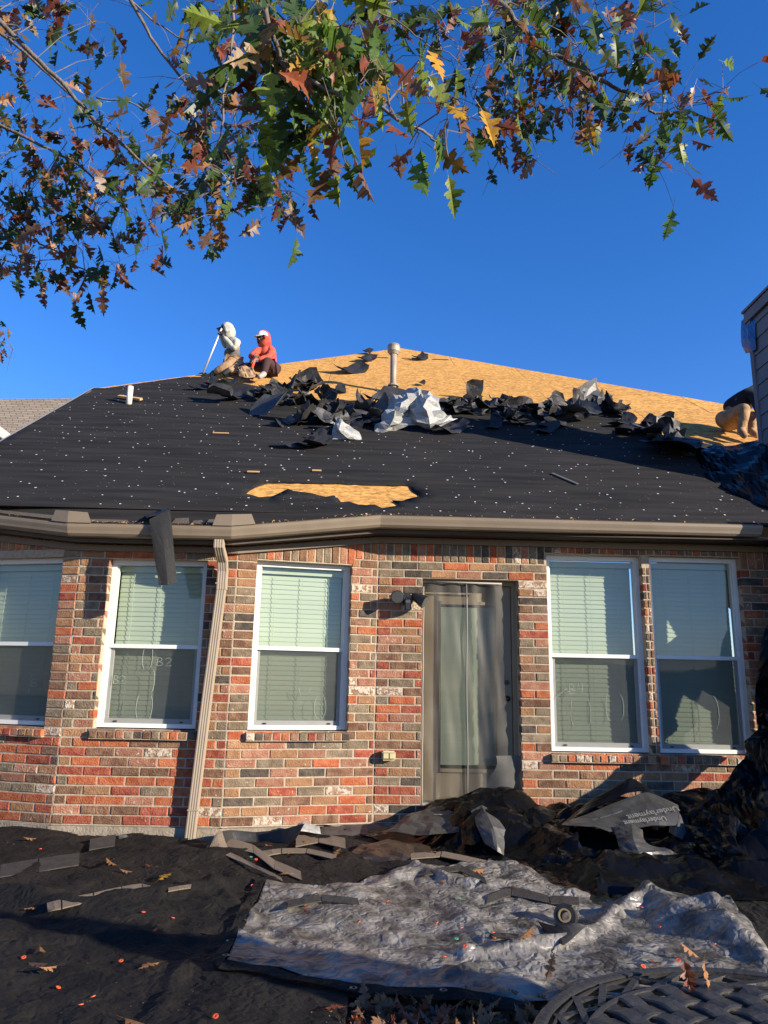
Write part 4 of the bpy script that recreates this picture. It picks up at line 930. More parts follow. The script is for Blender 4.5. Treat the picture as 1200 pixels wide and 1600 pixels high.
def field(name, x0, x1, y0, y1, st, hf, m, poly=None, smooth=True, th=.004):
    V = []; F_ = []; nx_ = int((x1-x0)/st); ny_ = int((y1-y0)/st); idx = {}
    for i in range(nx_+1):
        for j in range(ny_+1):
            x = x0+i*st; y = y0+j*st
            if poly and not inpoly(x, y, poly): continue
            idx[i, j] = len(V); V.append((x+.3*st*nz(x*9, y*9, 1), y+.3*st*nz(x*9, y*9, 2), hf(x, y)))
    for i in range(nx_):
        for j in range(ny_):
            q = [idx.get(k_) for k_ in ((i, j), (i+1, j), (i+1, j+1), (i, j+1))]
            if None not in q: F_.append(q)
    return pyd(name, V, F_, m, None, smooth)
edge = [Vector((-4.6, 6.7)), Vector((-3.9, 6.85))] + [atZ(x, y, .03).to_2d() for x, y in ((0, 1296), (60, 1298), (140, 1312), (200, 1308), (300, 1316), (360, 1318), (470, 1300), (600, 1290))] + [Vector((1.5, 6.95)), Vector((4.3, 6.9)), Vector((4.3, 3.4))] + [atZ(x, y, .02).to_2d() for x, y in ((1350, 1560), (1000, 1590), (800, 1575), (640, 1556), (560, 1556), (548, 1600), (540, 1680), (-200, 1680))] + [Vector((-4.6, 3.4))]
def bh(x, y): return gh(x, y, .9)+max(0, (y-6.3))*.06
fab = field('ground_tarp', -4.6, 4.3, 2.7, 6.98, .034, bh, M_FAB, edge); tag(fab, 'wrinkled black fabric ground sheet covering the yard below the wall', 'ground sheet')
# silver tarp
sp = [(416, 1384), (470, 1392), (540, 1388), (650, 1352), (700, 1362), (780, 1340), (860, 1380), (960, 1408), (1010, 1396), (1060, 1405), (1140, 1412), (1165, 1440), (1215, 1525), (1240, 1580), (1100, 1575), (960, 1570), (820, 1568), (700, 1556), (600, 1545), (480, 1530), (352, 1514), (375, 1460)]
spoly = [atZ(x, y, .05).to_2d() for x, y in sp]
rr = random.Random(8); spj = jag(spoly, .12, .010, rr); xs = [p.x for p in spj]; ys_ = [p.y for p in spj]
def sh(x, y): return max(bh(x, y)+.012, sh0(x, y))
def sh0(x, y): return gh(x, y, .35)+.012+.030*crease(x, y*1.1, 1.9, 12)+.018*crease(x, y, 4.6, 15)+.006*crease(x, y, 9.5, 25)
v2, tr = sheet2d(spj, [], .022, rr)
st_ = empty('silver_tarp', (.6, 4.4, 0)); tag(st_, 'large crinkled silver tarp with a dark hemmed edge, spread over the black sheet', 'tarp')
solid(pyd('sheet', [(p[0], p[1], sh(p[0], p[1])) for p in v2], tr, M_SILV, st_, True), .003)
# hem with eyelets along its left and lower edges
hem = [atZ(x, y, .06) for x, y in ((414, 1384), (392, 1425), (372, 1465), (350, 1513), (420, 1522), (520, 1536), (620, 1547), (720, 1558), (840, 1569))]
bm = bmesh.new(); pv = None
for i in range(len(hem)-1):
    for t in range(9):
        p = hem[i].lerp(hem[i+1], t/9); d = (hem[i+1]-hem[i]).normalized(); n_ = Vector((-d.y, d.x, 0)); zz = sh(p.x, p.y)
        if i >= 3: n_ = n_
        a_ = bm.verts.new((p.x, p.y, zz+.006)); b2 = bm.verts.new((p.x+n_.x*-.06, p.y+n_.y*-.06, max(.02, bh(p.x-n_.x*.06, p.y-n_.y*.06))+.014))
        if pv: bm.faces.new((pv[0], a_, b2, pv[1]))
        pv = (a_, b2)
solid(from_bm('hem', bm, M_FAB, st_), .004)
for i, (x, y) in enumerate(((386, 1443), (352, 1510), (552, 1548), (693, 1562))):
    p = atZ(x, y, .06); p.z = sh(p.x, p.y)+.018; bm = bmesh.new(); k = 14
    r0 = [bm.verts.new(p+Vector((math.cos(2*math.pi*q/k)*.017, math.sin(2*math.pi*q/k)*.017, 0))) for q in range(k)]; r1 = [bm.verts.new(p+Vector((math.cos(2*math.pi*q/k)*.008, math.sin(2*math.pi*q/k)*.008, .002))) for q in range(k)]
    for q in range(k): bm.faces.new((r0[q], r0[(q+1) % k], r1[(q+1) % k], r1[q]))
    from_bm('eyelet', bm, M_LENS, st_)
def top(x, y): return max(bh(x, y), sh(x, y) if inpoly(x, y, spoly) else 0)
def gp(px, py, h=0):
    z = .06
    for _ in range(6): p = atZ(px, py, z); z = top(p.x, p.y)+h
    p.z = z; return p

# shingle strips, felt curls and plastic on the ground
def strip(name, pxs, w_px, m, label, cat, cuts=0, lift=.03, sag=.01, mb=None, group=None):
    """a run of shingle tabs laid along pixel points; each tab its own part"""
    root = empty(name, tuple(gp(*pxs[0]))); tag(root, label, cat, group)
    w_px *= .6; zs_ = [gp(x, y).z for x, y in pxs]+[gp(x, y+w_px).z for x, y in pxs]; z0 = sum(zs_)/len(zs_)*.7+max(zs_)*.3; sag = .002
    sr = random.Random(int(pxs[0][0])); P_ = [atZ(x, y, z0+lift*.3+sr.uniform(-.008, .012)) for x, y in pxs]; Q_ = [atZ(x+sr.uniform(-3, 3), y+w_px*sr.uniform(.8, 1.05), z0+.004) for x, y in pxs]
    for i in range(len(P_)-1):
        a, b, c_, d_ = P_[i], P_[i+1], Q_[i+1], Q_[i]; g = .004
        ab = (b-a).normalized()*g
        o = pyd('shingle_tab', [a+ab, (a+b)/2+Vector((0, 0, sag)), b-ab, c_-ab, (c_+d_)/2+Vector((0, 0, sag*.6)), d_+ab], [(0, 1, 4, 5), (1, 2, 3, 4)], m, root); solid(o, .006, 0)
    return root
strip('shingle_strip', [(72, 1412), (96, 1406), (146, 1396), (190, 1386), (222, 1381), (240, 1388)], 22, M_SHIN, 'long strip of tan shingle tabs lying across the black sheet at left', 'shingle strip')
strip('shingle_strip', [(0, 1352), (60, 1342), (125, 1333)], 34, M_SHIND, 'dark shingle strip, back side up, at the left edge under the wall', 'shingle strip')
strip('shingle_strip', [(262, 1388), (300, 1382)], 10, M_SHIN, 'short shingle offcut right of the long tan strip', 'shingle strip')
strip('shingle_strip', [(322, 1322), (352, 1308), (395, 1320), (430, 1345), (470, 1362)], 26, M_SHIN, 'curved tan shingle run beside the standing felt curl', 'shingle strip')
strip('shingle_strip', [(462, 1306), (500, 1303), (540, 1310)], 28, M_SHIN, 'tan shingle pair behind the standing felt curl', 'shingle strip')
strip('shingle_strip', [(410, 1330), (440, 1326), (480, 1326), (525, 1336)], 14, M_SHIN, 'narrow shingle run in front of the leaf litter by the wall', 'shingle strip')
strip('shingle_strip', [(355, 1330), (400, 1352), (440, 1372)], 12, M_SHIN, 'low tan shingle edge at the top of the ground sheet', 'shingle strip')
strip('shingle_strip', [(762, 1400), (800, 1385), (858, 1400), (905, 1402)], 24, M_SHIND, 'dark shingle slab lying on the silver tarp near the paper roll', 'shingle strip')
strip('shingle_strip', [(665, 1360), (720, 1352), (758, 1372)], 16, M_SHIND, 'dark shingle slab on the top edge of the silver tarp', 'shingle strip')
strip('shingle_strip', [(450, 1408), (500, 1398), (560, 1404)], 18, M_SHIND, 'dark shingle slab on the upper left of the silver tarp', 'shingle strip')
strip('shingle_strip', [(770, 1458), (812, 1460)], 10, M_SHIND, 'small dark shingle scrap in the middle of the silver tarp', 'shingle strip')
strip('shingle_strip', [(640, 1334), (690, 1330), (760, 1345)], 14, M_SHIN, 'tan shingle strip under the door heap', 'shingle strip')
strip('shingle_strip', [(140, 1312), (182, 1304)], 30, M_SHIND, 'felt-backed shingle folded up against the bay foundation', 'shingle strip', lift=.07)
# scattered curls
G_ = lambda px, py, h: gp(px, py, h)
def curl(rows, m, label, sub=6, amp=.006, th=.004, nm='felt_curl', seed=1): return tag(quilt(nm, rows, m, sub, amp, 4, seed, th=th), label, 'felt curl')
Yc = gp(400, 1326).y
at = lambda px, py, d=0: atY(px, py, Yc+d)
curl([[at(340, 1300, .05), at(360, 1297, .28), at(400, 1300, .34), at(440, 1296, .28), at(476, 1287, .1)], [at(352, 1322, .05), at(368, 1326, .22), at(402, 1328, .26), at(440, 1322, .2), at(462, 1312, .1)]], M_FELTD, 'dark felt curl standing in an arc at the foot of the bay wall')
curl([[at(330, 1318, -.1), at(338, 1302, .0), at(346, 1298, .05)], [at(324, 1336, -.25), at(345, 1332, -.2), at(356, 1326, -.1)]], M_SHIN, 'granulated end of the standing curl by the downspout foot')
Yc = gp(175, 1312).y
curl([[at(185, 1305), at(196, 1303, .03), at(205, 1312, .06)], [at(186, 1320), at(199, 1310, .03), at(206, 1322, .06)]], M_FELTD, 'small felt loop standing by the bay foundation')
Yc = gp(600, 1350).y
curl([[at(560, 1322, .5), at(620, 1315, .5), at(672, 1325, .4)], [at(545, 1340, .2), at(610, 1332, .15), at(676, 1342, .15)], [at(532, 1362, 0), at(600, 1366, -.05), at(650, 1362, 0)], [at(520, 1378, -.2), at(560, 1386, -.3), at(620, 1380, -.3)]], mat('brown_felt', (.05, .033, .021), rough=.35, spec=.6, col2=(.02, .016, .013), vscale=5, bump=.4, bscale=12), 'brown glossy felt sheet crumpled in front of the door heap', 6, .03, nm='felt_sheet', seed=4)
curl([[at(478, 1388, -.2), at(500, 1368, 0), at(540, 1366, .1), at(560, 1380, 0)], [at(470, 1396, -.35), at(510, 1394, -.3), at(560, 1394, -.2), at(600, 1390, -.2)]], M_PLAS, 'black plastic fold left of the brown felt sheet', 6, .03, nm='plastic_fold', seed=5)
curl([[at(600, 1394, -.3), at(640, 1380, -.1), at(688, 1378, -.1)], [at(610, 1398, -.4), at(650, 1396, -.4), at(700, 1394, -.3)]], M_PLAS, 'black plastic fold right of the brown felt sheet', 6, .02, nm='plastic_fold', seed=6)
Yc = gp(480, 1310).y
curl([[at(456, 1300, .1), at(475, 1285, .12), at(498, 1293, .2)], [at(452, 1318, .0), at(470, 1300, 0), at(500, 1304, .1)]], M_SILR, 'pale crumpled sheet tip standing at the foot of the bay wall', 6, .02, nm='silver_scrap', seed=7)
Yc = gp(560, 1308).y
curl([[at(498, 1293, .2), at(560, 1290, .3), at(620, 1284, .4)], [at(500, 1305, 0), at(560, 1308, .05), at(600, 1312, .1)]], M_FELTG, 'grey felt sheet lying along the foot of the wall', 6, .015, nm='felt_sheet', seed=9)
curl([[at(450, 1352, -.3), at(480, 1340, -.1), at(530, 1342, 0)], [at(440, 1366, -.5), at(470, 1362, -.4), at(510, 1358, -.3)]], M_SILV, 'small silver crumple between the shingles and brown felt', 6, .03, nm='silver_scrap', seed=10)
# paper roll on the silver tarp
pr_ = gp(884, 1432, .045); rl = empty('tape_roll', tuple(pr_)); tag(rl, 'brown-cored roll of black tape on the silver tarp', 'roll')
bm = bmesh.new(); ax = Vector((-.35, -.85, .35)).normalized(); q_ = ax.to_track_quat('Z', 'Y').to_matrix(); k = 24; prof_ = [(.030, -.045), (.062, -.045), (.062, .045), (.030, .045)]
rg = [[bm.verts.new(pr_+q_ @ Vector((math.cos(2*math.pi*i/k)*r_, math.sin(2*math.pi*i/k)*r_, z_q))) for r_, z_q in prof_] for i in range(k)]
for i in range(k):
    for j in range(4): bm.faces.new((rg[i][j], rg[(i+1) % k][j], rg[(i+1) % k][(j+1) % 4], rg[i][(j+1) % 4]))
from_bm('roll', bm, M_FELTD, rl)
bm = bmesh.new(); prof_ = [(.027, -.047), (.036, -.047), (.036, .048), (.027, .048)]
rg = [[bm.verts.new(pr_+q_ @ Vector((math.cos(2*math.pi*i/k)*r_, math.sin(2*math.pi*i/k)*r_, z_q))) for r_, z_q in prof_] for i in range(k)]
for i in range(k):
    for j in range(4): bm.faces.new((rg[i][j], rg[(i+1) % k][j], rg[(i+1) % k][(j+1) % 4], rg[i][(j+1) % 4]))
from_bm('core', bm, mat('cardboard', (.30, .22, .12), rough=.9), rl)
curl([[gp(840, 1440, .01), gp(870, 1448, .05), gp(905, 1452, .03)], [gp(850, 1452, .0), gp(880, 1460, .03), gp(915, 1446, .02)]], M_FELTD, 'unrolled end of the black tape roll', 5, .008, nm='tape_end')

# the black plastic heap at the door and to its right
MFR = [atZ(x, y, .08).to_2d() for x, y in ((1400, 1420), (1190, 1412), (1140, 1410), (1050, 1402), (1000, 1398), (920, 1404), (860, 1376), (800, 1348), (740, 1341), (690, 1338), (640, 1325), (560, 1306), (520, 1296))]
def mound(x, y):
    e = 1/(1+math.exp(-(x-.15)*7)); bk = max(0, min(1, (rdist(Vector((x, y)), MFR)-.05)/.6)); fr_ = bk*bk*(3-2*bk)
    hgt = (.17*(.62 if 1.5 < x < 2.75 and y < 6.45 else 1)+.10*math.exp(-((x-1.0)/.45)**2)+.10*math.exp(-((x-2.9)/.8)**2))*e*fr_
    return bh(x, y)*(1-.4*fr_)+hgt*(1+.35*nz(x*2, y*2, 4))+.15*crease(x, y, 1.5, 31)*e*fr_+.04*crease(x, y, 3.8, 33)*fr_+.012
mp_ = [Vector((-.55, 6.95)), Vector((4.2, 7.02)), Vector((4.3, 5.1))] + [atZ(x, y, .08).to_2d() for x, y in ((1190, 1410), (1140, 1408), (1050, 1400), (1000, 1396), (920, 1402), (860, 1372), (800, 1345), (740, 1338), (690, 1335), (640, 1322), (560, 1304))]
mr_ = random.Random(12); v2, tr = sheet2d(jag(mp_, .12, .02, mr_), [], .034, mr_)
md = pyd('plastic_mound', [(p[0], p[1], mound(p[0], p[1])) for p in v2], tr, M_PLAS)
solid(md, .003); tag(md, 'crumpled black plastic sheeting heaped across the door and right wall foot', 'plastic sheeting')
def Q(rows, m, label, nm, sub=6, amp=.02, sc=3.5, seed=1, th=.003): return tag(quilt(nm, [[atY(*p) for p in r] for r in rows], m, sub, amp, sc, seed, th=th), label, 'plastic sheeting')
Q([[(872, 1292, 6.30), (930, 1246, 6.45), (985, 1216, 6.50), (1004, 1226, 6.52), (1034, 1246, 6.45), (1064, 1264, 6.35)], [(884, 1284, 6.20), (932, 1262, 6.35), (978, 1240, 6.40), (1010, 1236, 6.42), (1036, 1250, 6.38), (1060, 1268, 6.30)]], M_PLAS, 'glossy peaked fold of black plastic above the printed panel', 'plastic_ridge', 5, .008)
pnl = Q([[(884, 1284, 6.20), (930, 1268, 6.22), (985, 1246, 6.28), (1012, 1238, 6.32), (1060, 1258, 6.22)], [(878, 1290, 6.10), (930, 1286, 6.05), (985, 1272, 6.10), (1020, 1262, 6.12), (1061, 1268, 6.08)], [(930, 1292, 5.95), (952, 1300, 5.92), (985, 1296, 5.95), (1020, 1290, 5.98), (1058, 1290, 6.0)]], M_PLAS2, 'printed grey-black underlayment panel facing the camera on the heap', 'printed_underlayment', 4, .012)
Q([[(855, 1330, 6.1), (900, 1288, 6.25), (925, 1272, 6.35)], [(845, 1345, 5.95), (880, 1318, 6.0), (905, 1300, 6.1)], [(840, 1352, 5.8), (875, 1352, 5.75), (900, 1352, 5.8)]], M_PLAS, 'steep black plastic flank left of the printed panel', 'plastic_flank', 8, .05)
Q([[(958, 1292, 5.96), (985, 1288, 5.95), (1000, 1300, 5.95)], [(965, 1320, 5.80), (990, 1312, 5.75), (1010, 1318, 5.8)], [(970, 1345, 5.70), (1000, 1340, 5.65), (1060, 1338, 5.7)]], M_PLAS2, 'creased plastic flap spilling below the printed panel', 'plastic_flap', 6, .035)
Q([[(1050, 1262, 6.2), (1062, 1270, 6.1), (1072, 1300, 6.0)], [(1046, 1300, 6.0), (1056, 1306, 5.9), (1066, 1312, 5.9)]], M_PLAS2, 'pointed plastic corner right of the printed panel', 'plastic_corner', 5, .01)
Q([[(1078, 1300, 6.5), (1130, 1224, 6.5), (1170, 1176, 6.7), (1186, 1130, 6.85), (1184, 1050, 6.92), (1205, 940, 6.95)], [(1086, 1318, 6.2), (1140, 1262, 6.25), (1180, 1220, 6.35), (1205, 1160, 6.7), (1220, 1080, 6.88), (1240, 960, 6.92)], [(1090, 1345, 5.9), (1140, 1320, 5.8), (1185, 1290, 5.8), (1225, 1240, 5.95), (1250, 1180, 6.4), (1270, 1100, 6.75)], [(1080, 1385, 5.5), (1130, 1385, 5.4), (1190, 1380, 5.35), (1250, 1370, 5.4), (1290, 1330, 5.5), (1300, 1300, 5.6)]], M_PLAS, 'tall black plastic sheet draped up against the right wall', 'plastic_drape', 9, .10, 2.2)
Q([[(1085, 1300, 6.0), (1130, 1270, 5.9), (1165, 1300, 5.8)], [(1092, 1325, 5.8), (1135, 1300, 5.65), (1180, 1330, 5.6)], [(1110, 1352, 5.6), (1150, 1345, 5.5), (1190, 1355, 5.5)]], M_PLAS, 'loose plastic folds in front of the tall drape', 'plastic_folds', 8, .06, 4)
Q([[(640, 1272, 6.8), (680, 1262, 6.85), (730, 1258, 6.85), (770, 1262, 6.85)], [(620, 1286, 6.65), (680, 1284, 6.6), (735, 1282, 6.6), (790, 1280, 6.65)], [(600, 1300, 6.5), (670, 1306, 6.35), (720, 1300, 6.4), (780, 1310, 6.4)]], M_PLAS2, 'grey-black underlayment sheet lying against the door', 'underlayment_sheet', 6, .03, 3)
Q([[(735, 1268, 6.5), (752, 1258, 6.55), (775, 1275, 6.5)], [(748, 1296, 6.25), (770, 1290, 6.2), (800, 1300, 6.3)], [(758, 1318, 6.15), (778, 1330, 6.05), (796, 1342, 6.1)]], M_FELTG, 'torn grey felt piece hanging down the front of the door heap', 'felt_flap', 6, .02)
Q([[(720, 1290, 6.4), (738, 1270, 6.45), (750, 1262, 6.5)], [(722, 1318, 6.25), (738, 1320, 6.15), (752, 1312, 6.2)]], M_PLAS, 'black plastic fold left of the torn grey felt', 'plastic_fold', 6, .02)
# lettering printed on the plastic
def lettering(txt, c_, ux, n_, size, parent, m=M_PRINT):
    fc = bpy.data.curves.new('lettering', 'FONT'); fc.body = txt; fc.size = size; fc.align_x = 'CENTER'; fc.align_y = 'CENTER'; fc.extrude = .0006
    fo = bpy.data.objects.new('tmp', fc); COL.objects.link(fo); dg = bpy.context.evaluated_depsgraph_get(); me = bpy.data.meshes.new_from_object(fo.evaluated_get(dg)); COL.objects.unlink(fo); bpy.data.objects.remove(fo)
    me.materials.clear(); me.materials.append(m); ux = ux.normalized(); n_ = n_.normalized(); uy = n_.cross(ux).normalized(); o = link('lettering', me, None, None)
    o.matrix_world = Matrix(((ux.x, uy.x, n_.x, c_.x), (ux.y, uy.y, n_.y, c_.y), (ux.z, uy.z, n_.z, c_.z), (0, 0, 0, 1)))
    if parent: o.parent = parent; o.matrix_parent_inverse = parent_inv(parent)
    return o
def onsheet(o, px, py, off=.006):
    from mathutils.bvhtree import BVHTree
    bv = BVHTree.FromPolygons([v.co for v in o.data.vertices], [p.vertices for p in o.data.polygons]); h = bv.ray_cast(CAM, ray(px, py).normalized()); return h
def letter_on(o, pa, pb, txt, size, flip=False, off=.014):
    ha, hb = onsheet(o, *pa), onsheet(o, *pb)
    if ha[0] is None or hb[0] is None: return
    n_ = (ha[1]+hb[1]); 
    if n_.dot(CAM-ha[0]) < 0: n_ = -n_
    n_.normalize(); ux = (hb[0]-ha[0]); ux -= n_*ux.dot(n_)
    if flip: ux = -ux
    lettering(txt, (ha[0]+hb[0])/2+n_*off, ux, n_, size, o)
letter_on(pnl, (990, 1278), (1050, 1266), 'Underlayment', .075, True); letter_on(pnl, (925, 1282), (975, 1270), 'UNDERLAYMENT 1025', .026, True, .01); letter_on(pnl, (980, 1288), (1035, 1280), 'Underlayment', .06, True)
us = [o for o in SC.objects if o.name == 'underlayment_sheet'][0]; letter_on(us, (680, 1276), (720, 1276), 'Underlayment 1025', .03, False, .02)

# ------------------------------------------------------------------ oak leaves
def leafmat(name, c, c2, tr=.35): return mat(name, c, rough=.45, spec=.4, col2=c2, vscale=18, trans=tr, objvar=.25)
LM = {'dg': leafmat('leaf_dark_green', (.028, .055, .016), (.04, .075, .02), .3), 'g': leafmat('leaf_green', (.055, .115, .018), (.10, .17, .03), .5), 'yg': leafmat('leaf_yellow_green', (.15, .22, .03), (.26, .32, .045), .55), 'y': leafmat('leaf_yellow', (.50, .31, .035), (.42, .20, .02), .45),
      'o': leafmat('leaf_orange_tan', (.28, .12, .04), (.40, .21, .09), .35), 'r': leafmat('leaf_rust', (.16, .042, .022), (.26, .075, .03), .35), 'br': leafmat('leaf_brown', (.12, .065, .035), (.19, .105, .06), .25), 'm': leafmat('leaf_mottled', (.10, .12, .02), (.24, .07, .02), .4)}
def leaf_shape(seed):
    r = random.Random(seed); half = [(0.0, .0), (.018, .12)]
    for i in range(3):
        yb = .16+.23*i; L_ = (.20, .34, .27)[i]*r.uniform(.85, 1.15)
        half += [(.075, yb+.01), (L_*.55, yb+.03), (L_*.80, yb+.055), (L_*1.0, yb+.13*r.uniform(.8, 1.2)), (L_*.74, yb+.115), (L_*.66, yb+.20), (L_*.46, yb+.165), (.085, yb+.185)]
    half += [(.075, .84), (.13, .92), (.05, .93), (0, 1.08)]
    return half
def leaf_mesh(seed, bend, cup, name='leaf'):
    h = leaf_shape(seed); r = random.Random(seed+50); h2 = leaf_shape(seed+9); V = []; F_ = []
    def z(x, y): return bend*(y*y)*.5+cup*abs(x)*1.2+.05*math.sin(6*y+seed)*abs(x)*3
    mids = [y for x, y in h]
    for sgn, hh in ((1, h), (-1, h2)):
        base_ = len(V); n_ = len(hh)
        for x, y in hh: V.append((sgn*x*.84, y, z(x, y)))
        for x, y in hh: V.append((0, min(max(y, 0), 1.0), z(0, min(max(y, 0), 1))))
        for i in range(n_-1):
            q = (base_+i, base_+i+1, base_+n_+i+1, base_+n_+i); F_.append(q if sgn < 0 else q[::-1])
    a = len(V); V += [(-.008, 0, 0), (.008, 0, 0), (.006, -.28, -.03), (-.006, -.28, -.03)]; F_.append((a, a+1, a+2, a+3))
    me = bpy.data.meshes.new(name); me.from_pydata(V, [], F_); me.update(); return me
LV = {}
for k_ in LM:
    for s_ in range(5):
        me = leaf_mesh(s_*3+1, (.35, -.25, .6, .1, -.5)[s_], (.12, .3, -.2, .45, .05)[s_]); me.materials.append(LM[k_]); LV[k_, s_] = me
def pick(mix, r): t = r.random()*sum(mix.values()); 
def choose(mix, r):
    t = r.random()*sum(mix.values())
    for k_, v_ in mix.items():
        t -= v_
        if t <= 0: return k_
    return 'g'

# ---- the oak: trunk outside the frame, limbs and twigs overhead
oak = empty('oak_tree', (-4.6, .8, 0)); tag(oak, 'oak tree overhead with lobed leaves turning green, rust and yellow', 'tree')
M_BARK = mat('bark', (.075, .06, .05), rough=.9, col2=(.16, .14, .125), vscale=14, bump=.8, bscale=30, stretch=(3, 3, .6))
M_TWIG = mat('twig', (.09, .072, .06), rough=.85, col2=(.19, .165, .145), vscale=8)
bm = bmesh.new(); tube(bm, [(-4.6, .8, -.1), (-4.6, .85, .6), (-4.5, .9, 1.8), (-4.4, 1.0, 3.2), (-4.1, 1.2, 4.6), (-3.6, 1.5, 6.2)], [.26, .2, .17, .15, .12, .08], 14); from_bm('trunk', bm, M_BARK, oak, True)
def br_px(pts, r0, r1, link_to=None):
    P_ = [atD(x, y, d) for x, y, d in pts]
    if link_to is not None: P_ = [Vector(link_to)]+P_
    out = []
    for i in range(len(P_)-1):
        for t in range(5): out.append(P_[i].lerp(P_[i+1], t/5)+Vector((nz(i+t*.3, P_[0].x, 1), nz(i+t*.3, P_[0].x, 2), nz(i+t*.3, P_[0].x, 3)))*.035)
    out.append(P_[-1]); n_ = len(out); bm = bmesh.new(); tube(bm, out, [r0+(r1-r0)*i/(n_-1) for i in range(n_)], 7)
    from_bm('branch', bm, M_BARK if r0 > .012 else M_TWIG, oak, True); return out
T1, T2, T3 = (-4.25, 1.1, 3.9), (-4.0, 1.25, 4.9), (-3.6, 1.5, 6.1)
BRN = []
BRN += br_px([(-60, -30, 5.0), (20, 55, 5.0), (75, 110, 5.0), (130, 165, 5.0), (190, 225, 4.9), (230, 262, 4.9), (275, 300, 4.9), (310, 345, 4.8)], .022, .004, T2)
BRN += br_px([(-40, 20, 5.1), (30, 75, 5.1), (90, 130, 5.1), (150, 195, 5.0), (175, 215, 5.0)], .014, .004, T2)
BRN += br_px([(-60, 170, 5.2), (20, 205, 5.2), (90, 240, 5.1), (160, 285, 5.1), (200, 330, 5.0)], .018, .003, T1)
BRN += br_px([(-60, 250, 5.4), (10, 320, 5.4), (60, 380, 5.4), (130, 420, 5.3), (180, 450, 5.3)], .013, .003, T1)
BRN += br_px([(-60, 390, 5.6), (0, 405, 5.6), (60, 420, 5.6), (110, 440, 5.6)], .010, .003, T1)
BRN += br_px([(-40, 520, 6.6), (5, 535, 6.6), (20, 545, 6.6)], .006, .002, T1)
BRN += br_px([(150, 152, 5.0), (200, 158, 5.0), (250, 190, 5.0), (300, 225, 4.9), (335, 242, 4.9)], .006, .002)
BRN += br_px([(180, -40, 4.4), (210, 15, 4.4), (245, 70, 4.4), (290, 125, 4.4), (340, 180, 4.4), (395, 260, 4.3), (430, 320, 4.3)], .014, .003, T3)
BRN += br_px([(190, -10, 4.5), (240, 40, 4.5), (300, 60, 4.5), (350, 50, 4.5), (400, 40, 4.5), (450, 30, 4.5)], .006, .002)
BRN += br_px([(360, -60, 3.2), (362, 40, 3.2), (360, 120, 3.2), (350, 200, 3.2), (335, 250, 3.2)], .009, .003, T3)
BRN += br_px([(400, -60, 2.7), (415, 40, 2.6), (450, 110, 2.6), (530, 145, 2.55), (590, 170, 2.5), (640, 200, 2.5), (670, 220, 2.5), (700, 245, 2.5)], .012, .003, T3)
BRN += br_px([(420, 110, 2.6), (470, 150, 2.6), (530, 220, 2.6), (545, 260, 2.6)], .005, .0015)
BRN += br_px([(520, -40, 3.8), (560, 10, 3.8), (620, 32, 3.8), (660, 60, 3.8), (715, 95, 3.8)], .007, .002, T3)
BRN += br_px([(640, 115, 3.6), (680, 123, 3.6), (735, 107, 3.6)], .004, .0015)
BRN += br_px([(660, -60, 4.0), (780, 5, 4.0), (812, 40, 4.0), (850, 75, 4.0), (890, 100, 4.0), (930, 125, 4.0), (965, 145, 4.0), (1000, 158, 4.0), (1020, 178, 4.0), (1050, 178, 4.0), (1080, 165, 4.0), (1112, 148, 4.0), (1130, 143, 4.0)], .018, .0025, T3)
BRN += br_px([(880, 80, 4.0), (930, 55, 4.0), (980, 30, 4.0), (1010, 10, 4.0), (1050, 5, 4.0)], .005, .0015)
BRN += br_px([(940, 118, 4.0), (975, 110, 4.0), (1000, 110, 4.0)], .004, .0015)
BRN += br_px([(1005, 150, 4.0), (1030, 125, 4.0), (1042, 112, 4.0)], .003, .001)
BRN += br_px([(1030, 180, 4.0), (1020, 215, 4.0), (1012, 245, 4.0), (1024, 272, 4.0)], .003, .001)
BRN += br_px([(820, 45, 4.0), (800, 110, 4.0), (790, 160, 4.0), (775, 215, 4.0), (800, 235, 4.0)], .005, .0015)
BRN += br_px([(760, -10, 4.1), (745, 60, 4.1), (735, 110, 4.1), (738, 165, 4.1)], .004, .0012)
BRN += br_px([(860, 80, 4.0), (872, 140, 4.0), (895, 200, 4.0)], .004, .0012)
tw = random.Random(77)
bmT = bmesh.new()
LEAVES = []       # (mesh key, world pos, dir, size)
MIXL = dict(dg=36, g=9, br=24, r=12, o=8, y=3, m=9); MIXC = dict(dg=14, g=34, yg=38, br=7, r=6, y=4, m=10); MIXR = dict(dg=34, g=20, yg=14, r=18, o=4, br=8, y=2, m=8)
def cluster(px, py, D, n_, spread, size, mix):
    c_ = atD(px, py, D+tw.uniform(-.25, .25))+UP*.05*D/4.5; b = min(BRN, key=lambda q: (q-c_).length)
    mid = b.lerp(c_, .5)+Vector((tw.uniform(-.04, .04), 0, tw.uniform(0, .05)))
    if (b-c_).length < 1.2: tube(bmT, [b, mid, c_], [.0035, .0028, .0018], 4)
    for i in range(n_):
        o_ = Vector((tw.gauss(0, 1), tw.gauss(0, 1), tw.gauss(0, .9)))*spread*.5; p = c_+o_
        if tw.random() < .6: tube(bmT, [c_.lerp(b, .15*tw.random()), c_+o_*.5+Vector((0, 0, .02)), p], [.0018, .0014, .001], 3, False)
        d_ = (o_*.5/spread + Vector((tw.uniform(-.6, .6), tw.uniform(-.6, .6), -.75+tw.uniform(-.3, .5)))).normalized()
        LEAVES.append((choose(mix, tw), tw.randrange(5), p, d_, size*tw.uniform(.7, 1.15), tw.uniform(0, 6.28)))
CL = []
